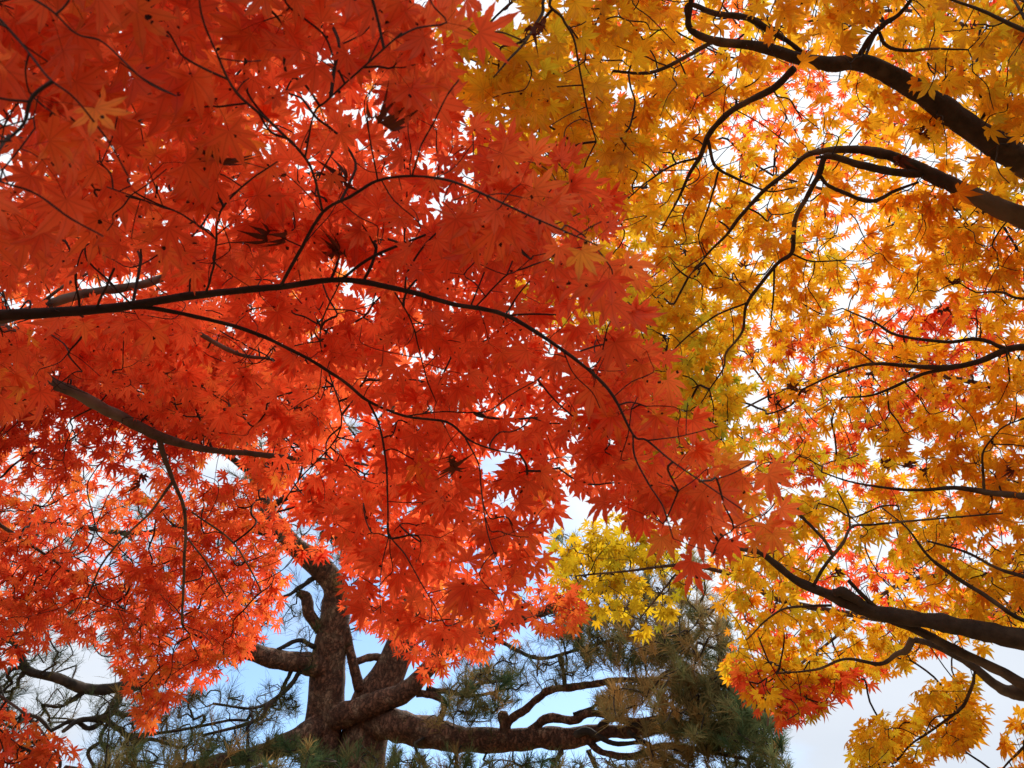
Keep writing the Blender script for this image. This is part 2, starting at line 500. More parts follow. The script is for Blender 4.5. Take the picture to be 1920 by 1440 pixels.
B_YEL = bark_mat('bark_yellow_maple', (.022, .014, .010), (.060, .038, .026), (.13, .088, .058), 34, 1.0, .008)
B_PINE = bark_mat('bark_pine', (.075, .034, .022), (.31, .13, .075), (.34, .20, .125), 26, .9, .02, plates=True)
B_PTWIG = bark_mat('bark_pine_twig', (.014, .010, .008), (.038, .026, .019), (.075, .05, .036), 30, .5, .01)
M_NEEDLE = needle_mat('pine_needle')

# ------------------------------------------------------------------ things
def thing(name, label, cat, loc, group=None):
    o = bpy.data.objects.new(name, None); col.objects.link(o)
    o.empty_display_size = .3
    o.location = loc
    o['label'] = label; o['category'] = cat
    if group: o['group'] = group
    return o

CLEAR = []      # (px, py, distance, half width px, tree) of limbs seen in front of the leaves

class Tree:
    """A tree whose boughs are laid out by hand and whose twigs grow to the shoots scattered in its crown."""
    def __init__(s, name, label, base, top, r0, bark, seed, part='bough', cat='tree'):
        s.r = np.random.default_rng(seed); s.seed = seed
        s.base = np.array(base, float); s.top = np.array(top, float)
        s.o = thing(name, label, cat, base)
        bpy.context.view_layer.update()
        s.bark = bark; s.boughs = []; s.shoots = []; s.tints = []; s.tags = []; s.part = part
        if r0:
            h = np.linspace(0, 1, 26)[:, None]
            p = s.base + (s.top - s.base) * h
            p[1:-1] += (np.stack([vnoise(p[1:-1] * 1.3, seed), vnoise(p[1:-1] * 1.3, seed + 1), np.full(24, .5)], 1) - .5) * .18
            r = r0 * (1 - .35 * h[:, 0]) + r0 * .8 * np.exp(-h[:, 0] * 14)
            p[0, 2] -= .15
            v, f = tube(p, r, 18, .16, seed, 5)
            s.mesh('trunk', v, f, [bark], s.o)
    def mesh(s, name, v, f, mats, parent, **k):
        o = make_mesh(name, v - s.base, f, mats, parent, **k)
        return o
    def bough(s, pts, w0=None, w1=None, start=None, name=None, k=12, rough=.28, grow=True, label=None, world=None, smooth=6, bark=None, jitter=.25, under=None, clear=1, bare_x=(-60, 1980)):
        """pts: rows (px, py, distance[, width px]); world: extra world points put before the first (off the picture)."""
        rows = []
        n = len(pts)
        for i, q in enumerate(pts):
            w = q[3] if len(q) > 3 else w0 + (w1 - w0) * i / max(n - 1, 1)
            rows.append((*P(q[0], q[1], q[2]), w * .5 * q[2] / FPX * s.wscale))
        if world is not None:
            rows = [tuple(x) for x in world] + rows
        rows = np.array(rows, float)
        c = catmull(rows, smooth)
        p, r = c[:, :3], np.maximum(c[:, 3], .0007)
        if jitter:
            m = r[:, None] * jitter * 2
            fz = .6 / np.maximum(np.median(r) * 8, .01)
            dn = np.stack([vnoise(p * fz, s.seed + a) for a in (11, 12, 13)], 1) - .5
            p = p + dn * m * 1.6
        i = len(s.boughs)
        kk = k if r.max() > .004 else 6
        v, f = tube(p, r, kk, rough, s.seed + i, s.nfreq / max(np.median(r), .002))
        if clear:
            x_, y_ = proj(p); dz = np.linalg.norm(p - CAM, axis=1)
            ok = (x_ > bare_x[0]) & (x_ < bare_x[1]) & (y_ > -60) & (y_ < 1500)
            CLEAR.append((np.stack([x_, y_, dz, r * FPX / dz], 1)[ok], s if clear == 1 else None))
        s.boughs.append(dict(p=p, r=r, v=v, f=f, name=name or s.part, grow=grow, label=label, bark=bark or s.bark, under=under))
        return i
    def fill(s, poly, n, ctl, spread=(1.0, 1.0), clump=None, holes=(), tint=None, tag=0, power=2.0, jit=.05, thin=()):
        """Scatter n shoots inside the photo outline poly, at distances from the control points ctl times a spread."""
        poly = np.array(poly, float)
        lo, hi = poly.min(0), poly.max(0)
        got = np.zeros((0, 3)); t_out = np.zeros(0); tries = 0
        dmax = max(c[2] for c in ctl)
        while len(got) < n and tries < 60:
            tries += 1
            m = 6 * n + 200
            x = s.r.uniform(lo[0], hi[0], m); y = s.r.uniform(lo[1], hi[1], m)
            ok = in_poly(x, y, [tuple(q) for q in poly])
            x, y = x[ok], y[ok]
            if not len(x): continue
            d = idw(x, y, ctl)
            keep = s.r.random(len(x)) < (d / dmax) ** power
            for hx, hy, hrx, hry in holes:
                keep &= ((x - hx) / hrx) ** 2 + ((y - hy) / hry) ** 2 > 1
            for hx, hy, hrx, hry, pr in thin:
                keep &= ~((((x - hx) / hrx) ** 2 + ((y - hy) / hry) ** 2 < 1) & (s.r.random(len(x)) < pr))
            x, y, d = x[keep], y[keep], d[keep]
            d = d * s.r.uniform(*spread, len(d)) * (1 + s.r.normal(0, jit, len(d)))
            p = P(x, y, np.maximum(d, .3))
            if clump:
                fq, th = clump
                keep = vnoise(p * fq, s.seed + 31) * .7 + vnoise(p * fq * 2.3, s.seed + 32) * .3 > th
                p = p[keep]
            got = np.vstack([got, p])
        got = got[:n]
        s.shoots.append(got)
        s.tags.append(np.full(len(got), tag))
    def grow(s, bf=.35, rtip=.0008, expo=.42):
        """Connect every shoot to the nearest bough or earlier shoot; twigs thicken with what they carry."""
        S = np.vstack(s.shoots); tag = np.concatenate(s.tags)
        sk, sb = [], []
        for i, b in enumerate(s.boughs):
            if not b['grow']: continue
            q = b['p'][len(b['p']) // 8:]
            sk.append(q); sb.append(np.full(len(q), i))
        sk = np.vstack(sk); sb = np.concatenate(sb)
        n, m = len(S), len(sk)
        best = np.full(n, 1e9); par = np.zeros(n, int)
        for a in range(0, n, 400):
            dd = np.linalg.norm(S[a:a + 400, None] - sk[None], axis=2)
            par[a:a + 400] = dd.argmin(1); best[a:a + 400] = dd.min(1)
        plen = np.zeros(n); bg_ = np.zeros(n, int); parent = np.full(n, -1); root = np.zeros(n, int)
        isroot = np.ones(n, bool); done = np.zeros(n, bool); order = []
        cost = best.copy()
        for _ in range(n):
            c = np.where(done, 1e9, cost); i = int(c.argmin())
            done[i] = True; order.append(i)
            if isroot[i]:
                root[i] = par[i]; bg_[i] = sb[par[i]]; plen[i] = np.linalg.norm(S[i] - sk[par[i]])
            else:
                parent[i] = par[i]; bg_[i] = bg_[par[i]]; plen[i] = plen[par[i]] + np.linalg.norm(S[i] - S[par[i]])
            dd = np.linalg.norm(S - S[i], axis=1) + bf * plen[i]
            up = (~done) & (dd < cost)
            cost[up] = dd[up]; par[up] = i; isroot[up] = False
        rt = np.arange(n)
        for i in order:
            if parent[i] >= 0: rt[i] = rt[parent[i]]
        cnt = np.ones(n)
        for i in reversed(order):
            if parent[i] >= 0: cnt[parent[i]] += cnt[i]
        heavy = np.full(n, -1)
        for i in order:
            q = parent[i]
            if q >= 0 and (heavy[q] < 0 or cnt[i] > cnt[heavy[q]]): heavy[q] = i
        start = np.where(parent[:, None] >= 0, S[np.maximum(parent, 0)], sk[root])
        s.S, s.Sdir, s.Sb, s.Stag = S, unit(S - start), bg_, tag
        # chains of twigs
        bufs = {}
        rad = np.minimum(rtip * cnt ** expo, rtip * 4.2)
        for i in order:
            q = parent[i]
            if q >= 0 and heavy[q] == i: continue
            p0 = S[q] if q >= 0 else sk[root[i]]
            r0 = rad[i] * 1.1 if q < 0 else min(rad[q], rad[i] * 1.15)
            chain = [(*p0, r0)]
            j = i
            while j >= 0:
                chain.append((*S[j], rad[j])); j = heavy[j]
            ch = np.array(chain)
            # a slight natural sag / kink between the nodes
            cc = [ch[0]]
            for a in range(len(ch) - 1):
                d = np.linalg.norm(ch[a + 1, :3] - ch[a, :3])
                mid = (ch[a] + ch[a + 1]) / 2
                mid[:3] += s.r.normal(0, s.kink, 3) * d
                cc += [mid, ch[a + 1]]
            ch = catmull(np.array(cc), s.twig_sub)
            v, f = tube(ch[:, :3], np.maximum(ch[:, 3], rtip * .6), s.twig_k, cap=False)
            bufs.setdefault(bg_[i], {}).setdefault(rt[i], Buf()).add(v, f)
        s.twig_bufs = bufs; s.twig_cnt = cnt
    twig_sub, twig_k, wscale, kink, nfreq = 3, 4, 1.0, .08, .55
    def woods(s):
        """Mesh objects of boughs and twigs; sub-boughs are parts of the tree too."""
        s.bo = []
        for i, b in enumerate(s.boughs):
            own = Buf(); own.add(b['v'], b['f'])
            tw = getattr(s, 'twig_bufs', {}).get(i, {})
            big = sorted((k for k in tw if s.twig_cnt[k] >= 6), key=lambda k: -s.twig_cnt[k])[:5]
            mi = [np.zeros(len(b['f']), int)]
            for k in tw:
                if k not in big:
                    v, f = tw[k].get(); own.add(v, f); mi.append(np.ones(len(f), int))
            v, f = own.get()
            o = s.mesh(b['name'], v, f, [b['bark'], s.twig_mat], s.o, mat_idx=np.concatenate(mi))
            if b['label']: o['label'] = b['label']
            s.bo.append(o)
            for k in big:
                v, f = tw[k].get()
                s.mesh('twig', v, f, [s.twig_mat], o)
    def leaves(s, mats, size, tintf, lod='mid', lean=(0.0, .5, .75), wild=.35, per=(2, 5), pet=.03, lift=.35, bare=.05):
        """Leaves in pairs round each shoot, hanging from their stalks."""
        r = s.r
        k = np.where(s.Stag == 9, 0, r.integers(per[0], per[1], len(s.S)))
        ix = np.repeat(np.arange(len(s.S)), k)
        which = np.concatenate([np.arange(q) for q in k])
        n = len(ix)
        t = s.Sdir[ix]
        lean = unit(np.array(lean))
        down = unit(np.array([0, 0, -1.]) + lean * lean[2] + 0)          # straight down the slope of the spray
        az = t - lean * (t @ lean)[:, None]
        az = unit(unit(az) * .8 + down * .75 + r.normal(0, .25, (n, 3)))
        az = unit(az - lean * (az @ lean)[:, None])
        sidev = np.cross(lean, az)
        ang = np.array([.0, 1.05, -1.05, 1.9, -1.9])[which % 5] + r.normal(0, .32, n)
        dirv = az * np.cos(ang)[:, None] + sidev * np.sin(ang)[:, None]
        sz = size * np.clip(r.normal(1, .2, n), .55, 1.45) * np.where(which == 0, 1.0, .9)
        pl = pet * r.uniform(.5, 1.3, n)
        p0 = s.S[ix]
        pos = p0 + unit(dirv + lean * r.normal(lift, .25, n)[:, None]) * pl[:, None]
        ax = unit(dirv + np.array([0, 0, -1.]) * r.uniform(0, .55, n)[:, None] + down * .2 + r.normal(0, .15, (n, 3)))
        nrm = unit(lean + r.normal(0, wild, (n, 3)))
        nrm = unit(nrm - ax * (nrm * ax).sum(1, keepdims=True))
        mid = pos + ax * (sz * .35)[:, None]
        lx, ly = proj(mid); ld = np.linalg.norm(mid - CAM, axis=1)
        keep = np.ones(n, bool)
        for c, who in CLEAR:
            if (who is not None and who is not s) or not len(c): continue
            for a in range(0, n, 4000):
                q = slice(a, a + 4000)
                dx = np.hypot(lx[q, None] - c[None, :, 0], ly[q, None] - c[None, :, 1])
                reach = (sz[q] * .74 * FPX / ld[q])[:, None] + c[None, :, 3]
                keep[q] &= ~((dx < reach) & (ld[q, None] < c[None, :, 2] + .02)).any(1)
        keep |= r.random(n) < bare
        ix, which, pos, ax, nrm, sz, p0 = ix[keep], which[keep], pos[keep], ax[keep], nrm[keep], sz[keep], p0[keep]
        n = len(ix)
        tint = np.clip(tintf(pos, r, s.Stag[ix]), 0, 1)
        for b in np.unique(s.Sb):
            q = np.where(s.Sb[ix] == b)[0]
            if not len(q): continue
            build_leaves('leaves', pos[q] - s.base, ax[q], nrm[q], sz[q], tint[q], p0[q] - s.base, lod, mats, s.bo[b], r)
        return n
    def curled(s, spots, size):
        for (x, y, d) in spots:
            p = P(x, y, d)
            b = int(np.argmin([np.linalg.norm(q['p'] - p, axis=1).min() for q in s.boughs]))
            i = int(np.argmin(np.linalg.norm(s.S - p, axis=1)))
            p0 = s.S[i]
            if np.linalg.norm(p0 - p) > .08: p0 = p + np.array([0, 0, .04])
            r = s.r
            m = 2
            ax = unit(r.normal(0, .6, (m, 3)) + np.array([0, .2, -.8]))
            nr = unit(r.normal(0, 1, (m, 3)))
            build_leaves('curled_leaf', np.tile(p, (m, 1)) + r.normal(0, .006, (m, 3)) - s.base, ax, nr, size * r.uniform(.6, .9, m), r.random(m), np.tile(p0, (m, 1)) - s.base, 'curled', [M_DRY, M_STALK], s.bo[b], r)

# ------------------------------------------------------------------ ground (under the camera, out of the picture)
m, N_, L_ = new_mat('ground_soil')
g1 = N_('ShaderNodeTexNoise'); g1.inputs['Scale'].default_value = 3; g1.inputs['Detail'].default_value = 8
tcg = N_('ShaderNodeTexCoord'); L_(tcg.outputs['Object'], g1.inputs['Vector'])
gr = N_('ShaderNodeValToRGB'); gr.color_ramp.elements[0].color = (.09, .07, .045, 1); gr.color_ramp.elements[1].color = (.26, .16, .08, 1)
L_(g1.outputs['Fac'], gr.inputs['Fac'])
gb = N_('ShaderNodeBsdfDiffuse'); L_(gr.outputs['Color'], gb.inputs['Color'])
go = N_('ShaderNodeOutputMaterial'); L_(gb.outputs[0], go.inputs['Surface'])
G = 60
gx, gy = np.meshgrid(np.linspace(-600, 600, G), np.linspace(-600, 600, G))
gv = np.stack([gx.ravel(), gy.ravel(), np.zeros(G * G)], 1)
ii = (np.arange(G - 1)[:, None] * G + np.arange(G - 1)[None]).ravel()
gf = np.stack([ii, ii + 1, ii + G + 1, ii + G], 1)
ground = make_mesh('ground', gv, gf, [m], None)
ground['kind'] = 'structure'

# ------------------------------------------------------------------ sky holes in the crowns (photo pixels)
HOLES_L = [(412, 868, 38, 32), (495, 815, 22, 26), (245, 640, 26, 14), (345, 655, 24, 13), (400, 605, 18, 9), (480, 720, 24, 16), (520, 780, 16, 22)]
HOLES_LOW = HOLES_L + [(x, y, a * .62, b * .62) for x, y, a, b in [(25, 850, 34, 18), (70, 890, 44, 22), (170, 930, 40, 24), (120, 1010, 38, 22), (45, 1065, 34, 14), (230, 1000, 26, 16), (160, 1060, 20, 10),
             (100, 960, 22, 14), (330, 1090, 20, 16), (270, 950, 24, 14), (205, 1265, 26, 30), (360, 1075, 14, 12), (345, 900, 14, 18)]]
HOLES_R = [(1525, 240, 40, 34), (1665, 198, 44, 16), (1480, 272, 26, 14), (1300, 62, 22, 34), (1338, 62, 20, 14), (1222, 22, 18, 26), (1268, 40, 12, 30),
           (1342, 552, 34, 26), (1318, 600, 28, 18), (1420, 600, 20, 22), (1642, 415, 24, 26), (1594, 440, 26, 14), (1850, 566, 34, 18), (1382, 690, 14, 20),
           (1645, 830, 34, 30), (1715, 822, 26, 30), (1556, 826, 36, 28), (1500, 882, 20, 14), (1650, 1032, 42, 40), (1400, 860, 20, 14), (1890, 20, 40, 20),
           (1600, 960, 20, 12), (1740, 660, 22, 14), (1830, 610, 26, 12), (1380, 500, 20, 12), (1560, 690, 18, 12), (1700, 55, 22, 22), (1590, 880, 24, 12),
           (1780, 770, 22, 14), (1470, 960, 22, 12), (1440, 540, 22, 10), (1100, 610, 28, 22), (1340, 330, 14, 20), (1150, 590, 20, 14), (1875, 1270, 30, 26)]

print('growing')
# ================================================================== near red maple
def w(pt, r): return (*P(*pt), r)
A = Tree('red_maple', 'vermilion maple with the largest leaves, arching in from the left close overhead', (-2.3, .9, 0), (-1.75, .95, 2.15), .085, B_RED, 101)
A.twig_mat = B_RED; A.wscale = .70; A.kink = .055
TA = (-1.75, .95, 2.1, .045)
a1 = A.bough([(-260, 640, 1.6, 34), (-60, 604, 1.38, 30), (0, 592, 1.36, 27), (180, 580, 1.33, 22), (385, 552, 1.28, 19), (525, 538, 1.25, 17), (640, 524, 1.22, 16),
         (760, 545, 1.19, 14), (850, 570, 1.17, 12.5), (950, 592, 1.14, 12), (1060, 660, 1.1, 9.5), (1140, 730, 1.07, 8), (1187, 815, 1.05, 6.5), (1213, 826, 1.04, 5.5), (1262, 866, 1.02, 4.5), (1340, 920, 1.0, 3.5), (1405, 965, .98, 2.5)], world=[TA], jitter=.15)
A.bough([(240, 577, 1.31, 11), (300, 580, 1.31, 11), (440, 612, 1.33, 10.5), (545, 655, 1.36, 10), (640, 712, 1.37, 9), (690, 752, 1.37, 8.5), (760, 780, 1.35, 7.5), (838, 792, 1.32, 7), (880, 825, 1.3, 6), (925, 843, 1.28, 5), (975, 852, 1.26, 3)], jitter=.15)
A.bough([(690, 752, 1.37, 6), (712, 800, 1.37, 6), (724, 870, 1.36, 5.5), (727, 940, 1.34, 5), (730, 1000, 1.32, 4.5), (760, 1040, 1.3, 4), (788, 1090, 1.28, 3.5), (815, 1135, 1.26, 2.5)])
A.bough([(730, 1000, 1.32, 3.5), (716, 1060, 1.31, 3), (712, 1110, 1.3, 2.2), (714, 1150, 1.3, 1.8)])
A.bough([(873, 822, 1.3, 4.5), (897, 870, 1.27, 4), (902, 915, 1.24, 4), (910, 975, 1.2, 3.5), (920, 1020, 1.17, 3), (940, 1070, 1.14, 2)])
A.bough([(525, 538, 1.25, 9), (560, 475, 1.17, 9), (605, 398, 1.08, 8.5), (655, 370, 1.04, 8), (705, 340, 1.0, 7.5), (770, 330, .95, 7), (840, 338, .9, 7), (893, 358, .85, 6.5), (957, 388, .8, 6), (1057, 433, .75, 4.5), (1120, 460, .72, 3)], jitter=.1)
A.bough([(605, 398, 1.08, 7), (590, 335, 1.03, 6.5), (570, 293, 1.0, 6.5), (510, 232, .92, 6.5), (443, 173, .85, 6), (405, 97, .79, 5.5), (380, 35, .75, 5), (370, -30, .72, 4)], jitter=.1)
A.bough([(572, 296, 1.0, 5), (588, 215, .93, 5), (612, 190, .9, 5), (640, 163, .87, 5), (690, 118, .8, 5), (753, 62, .74, 4.5)], jitter=.1)
A.bough([(385, 552, 1.28, 6.5), (400, 500, 1.22, 6), (405, 460, 1.17, 5.5), (413, 397, 1.08, 5), (463, 343, 1.0, 4.5), (520, 303, .94, 3.5)])
A.bough([(402, 445, 1.15, 4.5), (343, 403, 1.05, 4.5), (300, 387, .99, 4), (263, 373, .94, 3.5), (200, 350, .85, 3)])
A.bough([(708, 338, 1.0, 4.5), (690, 240, .9, 4), (683, 205, .87, 2.5)])
A.bough([(773, 330, .95, 5), (790, 273, .88, 4.5), (813, 230, .83, 4.5), (838, 180, .77, 3.5), (860, 150, .73, 2.5)])
A.bough([(640, 524, 1.22, 8), (690, 487, 1.2, 8), (760, 455, 1.17, 7), (798, 440, 1.16, 6)], label='broken bare twig stub', grow=False)
A.bough([(950, 592, 1.14, 6), (993, 589, 1.14, 6), (1042, 590, 1.15, 5)], label='short broken twig stub', grow=False)
A.bough([(892, 575, 1.15, 4.5), (945, 520, 1.1, 4.5), (968, 508, 1.05, 3.5), (1000, 480, .98, 2.5)])
A.bough([(950, 587, 1.14, 4.5), (972, 552, 1.13, 4), (993, 527, 1.12, 3.5)], grow=False)
A.bough([(740, 548, 1.2, 4.5), (770, 600, 1.22, 4.5), (785, 650, 1.24, 4), (800, 710, 1.27, 4), (818, 755, 1.28, 3)])
A.bough([(1187, 815, 1.05, 5), (1190, 855, 1.04, 5), (1215, 905, 1.02, 4.5), (1242, 948, 1.0, 4), (1262, 1010, .98, 2.8)])
A.bough([(1213, 826, 1.04, 4), (1275, 818, 1.02, 3.5), (1345, 800, 1.0, 2.5)])
A.bough([(760, 780, 1.35, 4.5), (830, 772, 1.33, 4), (910, 772, 1.3, 4), (955, 742, 1.27, 3.5), (1008, 712, 1.24, 2.8)])
A.bough([(1055, 655, 1.1, 4), (1075, 700, 1.09, 3.5), (1110, 735, 1.08, 3), (1125, 765, 1.07, 2.4)])
A.bough([(180, 577, 1.33, 7), (200, 535, 1.28, 6), (214, 503, 1.24, 5)], grow=False, label='bare snapped spur')
A.bough([(640, 520, 1.22, 4), (600, 640, 1.5, 4), (640, 800, 1.8, 4), (560, 900, 2.0, 3.5), (520, 960, 2.1, 3)])
a9 = A.bough([(-150, -80, 1.0, 9), (-40, 0, .8, 7), (35, 75, .75, 5.5), (90, 145, .7, 4.5), (140, 185, .68, 4), (200, 260, .7, 3), (240, 330, .72, 2)], world=[TA])
A.bough([(-60, -60, .85, 7), (75, 5, .75, 5), (143, 63, .75, 4.5), (195, 80, .75, 4), (270, 150, .72, 4), (330, 180, .78, 3)])
A.bough([(-120, 300, .95, 6), (0, 340, .76, 4.5), (67, 363, .74, 4.5), (130, 408, .72, 5), (193, 443, .76, 3)], world=[TA])
DA = [(0, 0, .64), (0, 250, .54), (100, 100, .74), (350, 190, .82), (250, 400, .8), (300, 500, 1.0), (600, 100, .78), (720, 80, .7), (900, 150, .68), (700, 300, .95), (850, 350, .82),
      (1080, 400, .72), (1170, 460, .72), (1230, 640, .95), (600, 450, 1.1), (640, 600, 1.3), (900, 620, 1.2), (1000, 550, .92), (1140, 730, 1.08), (1400, 900, 1.0), (1300, 1000, 1.0),
      (1000, 800, 1.3), (1000, 1100, 1.12), (720, 1140, 1.28), (600, 800, 1.5), (500, 950, 1.9), (150, 650, 1.5), (300, 720, 1.7), (100, 520, 1.2)]
PA = [(-150, -150), (860, -150), (845, 60), (880, 140), (920, 210), (990, 285), (1090, 300), (1160, 340), (1215, 400), (1240, 440), (1190, 500), (1150, 560), (1215, 600), (1245, 645), (1220, 690),
      (1270, 735), (1350, 780), (1410, 860), (1450, 905), (1425, 985), (1410, 1045), (1330, 1065), (1260, 1050), (1190, 1000), (1130, 935), (1060, 970), (1015, 1095), (930, 1160), (830, 1190),
      (700, 1172), (648, 1090), (610, 980), (520, 920), (430, 830), (350, 790), (200, 750), (-150, 750)]
A.fill(PA, 430, DA, (1.04, 1.16), holes=HOLES_L, power=2, jit=.02)
PA2 = [(-150, -150), (840, -150), (830, 60), (880, 200), (960, 290), (1080, 340), (1170, 430), (1090, 560), (1200, 640), (1250, 760), (1330, 840), (1370, 960), (1280, 1010), (1180, 930), (1080, 900), (960, 1080), (820, 1130),
       (700, 1110), (600, 960), (430, 820), (200, 740), (-150, 740)]
A.fill(PA2, 560, DA, (1.2, 1.5), holes=HOLES_L, power=2)
A.fill(PA2, 800, DA, (1.5, 2.1), holes=HOLES_L, power=2)
A.fill(PA, 60, DA, (1.0, 1.05), power=1, jit=.02, tag=9)
A.grow(.35, .0006, .39)
A.woods()
# ================================================================== orange maple behind it, lower left
B = Tree('orange_maple', 'red-orange maple with smaller leaves and grey limbs, lower left behind the vermilion one', (-3.4, 2.2, 0), (-2.7, 2.1, 2.3), .10, B_GREY, 202)
B.twig_mat = B_RED; B.wscale = .80
TB = (-2.7, 2.1, 2.25, .05)
B.bough([(-150, 640, 2.4, 30), (100, 720, 2.15, 24), (200, 772, 2.15, 24), (300, 820, 2.18, 21), (400, 845, 2.2, 14), (470, 852, 2.2, 13), (530, 858, 2.2, 12), (650, 866, 2.25, 8), (760, 885, 2.3, 4)], world=[TB], clear=2, bare_x=(112, 540))
B.bough([(297, 822, 2.18, 12), (308, 860, 2.2, 11), (325, 903, 2.22, 9), (345, 955, 2.25, 7), (348, 1005, 2.27, 6.5), (345, 1060, 2.3, 6), (341, 1170, 2.35, 4)], clear=2)
B.bough([(323, 903, 2.22, 6), (282, 960, 2.25, 5), (230, 1010, 2.3, 4), (190, 1060, 2.35, 4), (165, 1120, 2.4, 3)])
B.bough([(350, 1007, 2.27, 4), (390, 1060, 2.3, 3.5), (425, 1120, 2.32, 3)])
B.bough([(360, 960, 2.25, 4), (430, 1010, 2.3, 4), (465, 1060, 2.3, 3.5), (490, 1110, 2.35, 3)])
B.bough([(-150, 630, 2.1, 26), (0, 598, 1.95, 21), (67, 577, 1.92, 20), (117, 560, 1.9, 19), (167, 548, 1.9, 18), (233, 538, 1.9, 18), (270, 532, 1.9, 17), (360, 505, 1.9, 13), (480, 480, 1.95, 9), (560, 470, 2.0, 5)], world=[TB], clear=2, bare_x=(-60, 275))
B.bough([(70, 574, 1.92, 6), (130, 530, 1.9, 6), (183, 505, 1.9, 4)], grow=False)
B.bough([(290, 575, 2.0, 10), (340, 605, 2.0, 11), (387, 633, 2.05, 11), (450, 665, 2.08, 9), (510, 674, 2.1, 6), (600, 690, 2.2, 4)], clear=2, bare_x=(380, 500))
B.bough([(-150, 900, 2.7, 12), (0, 985, 2.6, 7), (100, 1050, 2.6, 5.5), (200, 1120, 2.6, 4), (300, 1190, 2.55, 3)], world=[TB], clear=0)
B.bough([(-150, 1180, 2.6, 12), (-20, 1290, 2.5, 6), (60, 1350, 2.45, 4.5), (110, 1420, 2.4, 3)], world=[TB], clear=0)
B.bough([(-120, 200, 2.5, 24), (80, 205, 2.45, 20), (210, 208, 2.4, 15), (290, 225, 2.4, 11), (420, 160, 2.4, 7), (560, 90, 2.5, 4)], world=[TB], label='grey limb high behind the red leaves')
B.bough([(-100, 350, 2.4, 20), (130, 315, 2.4, 16), (240, 315, 2.4, 13), (420, 330, 2.4, 11), (620, 325, 2.4, 10), (700, 318, 2.4, 6)], world=[TB])
DB = [(0, 500, 2.1), (300, 600, 2.1), (600, 700, 2.3), (100, 1000, 2.6), (400, 1100, 2.45), (300, 1280, 2.4), (0, 1400, 2.3), (300, 100, 2.4), (700, 1200, 2.5), (1050, 1150, 2.5)]
PB = [(-150, 640), (420, 600), (700, 700), (560, 840), (520, 920), (535, 1060), (530, 1130), (490, 1180), (440, 1250), (330, 1285), (290, 1330), (250, 1300), (235, 1250), (180, 1195), (60, 1205), (20, 1235), (-150, 1250)]
B.fill(PB, 1000, DB, (.97, 1.14), clump=(3.6, .37), holes=HOLES_LOW, jit=.03)
B.fill(PB, 620, DB, (1.15, 1.5), clump=(3.2, .38), holes=HOLES_LOW)
B.fill([(100, 560), (700, 560), (620, 820), (560, 900), (420, 830), (200, 800), (100, 720)], 300, DB, (1.0, 1.4), holes=HOLES_LOW)
B.fill([(-150, 1310), (0, 1310), (60, 1355), (115, 1410), (140, 1520), (-150, 1520)], 170, DB, (.95, 1.1))
B.fill([(-150, 690), (380, 740), (440, 850), (330, 900), (200, 890), (-150, 870)], 170, DB, (.95, 1.3), holes=HOLES_LOW)
B.fill([(260, 1300), (285, 1340), (270, 1385), (255, 1340)], 6, DB, (.97, 1.03))
B.fill([(-150, -150), (800, -150), (850, 250), (700, 420), (400, 620), (-150, 660)], 640, DB, (.9, 1.3), clump=(2.5, .36), holes=[(195, 235, 26, 14), (70, 130, 10, 16), (160, 95, 10, 6)])
B.fill([(480, 960), (600, 990), (620, 1030), (540, 1040)], 12, DB, (.95, 1.05))
B.fill([(650, 1130), (960, 1130), (960, 1195), (870, 1230), (800, 1270), (770, 1225), (700, 1180)], 120, DB, (.95, 1.1))
B.fill([(960, 1100), (1080, 1100), (1080, 1165), (1010, 1185)], 40, DB, (.95, 1.05))
B.bough([(650, 866, 2.25, 7), (720, 960, 2.35, 6), (760, 1080, 2.4, 5), (800, 1180, 2.45, 4), (900, 1180, 2.5, 3), (1020, 1150, 2.5, 2)])
B.fill(PB, 130, DB, (.92, 1.0), jit=.02, tag=9)
B.grow(.35, .00075, .38)
B.woods()
nB = B.leaves([M_ORA, M_STALK], .0285, lambda p, r, t: .32 + (vnoise(p * 1.9, 8) - .5) * .85 + r.normal(0, .17, len(p)), 'slim')
B.curled([(135, 648, 2.0), (65, 690, 2.1), (30, 668, 2.1), (265, 900, 2.3)], .028)

nA = A.leaves([M_RED, M_STALK], .0352, lambda p, r, t: .40 + (vnoise(p * 2.2, 5) - .5) * .65 + r.normal(0, .17, len(p)), 'near', lift=.6, pet=.034)
A.curled([(405, 285, .95), (700, 222, .85), (640, 335, 1.05), (632, 470, 1.2), (850, 872, 1.28), (515, 438, 1.15)], .029)

# ================================================================== amber maple on the right
C = Tree('amber_maple', 'amber-yellow maple with heavy dark limbs reaching in from the right', (2.9, 1.5, 0), (2.55, 1.6, 1.75), .13, B_YEL, 303)
C.twig_mat = B_RED; C.wscale = .79; C.kink = .06
TC = (2.55, 1.6, 1.7, .075)
c1 = C.bough([(2150, 430, 2.35, 60), (2020, 360, 2.15, 54), (1920, 300, 2.05, 50), (1830, 243, 2.0, 45), (1740, 185, 1.97, 42), (1668, 140, 1.95, 38), (1615, 120, 1.93, 34), (1550, 120, 1.92, 29), (1500, 112, 1.9, 27), (1420, 86, 1.88, 21), (1345, 76, 1.87, 17), (1305, 62, 1.86, 14), (1290, 45, 1.86, 13), (1293, 15, 1.86, 12), (1300, -30, 1.86, 9)], world=[TC], k=14, smooth=8)
C.bough([(1490, 128, 1.9, 15), (1450, 165, 1.93, 15), (1400, 192, 1.96, 14), (1362, 215, 1.98, 13), (1330, 250, 2.0, 12), (1312, 295, 2.02, 10), (1293, 325, 2.05, 8), (1268, 380, 2.1, 5), (1240, 430, 2.15, 3)])
C.bough([(1328, 262, 2.0, 8), (1340, 308, 2.02, 7), (1375, 332, 2.03, 6), (1440, 358, 2.05, 4), (1490, 352, 2.05, 3)])
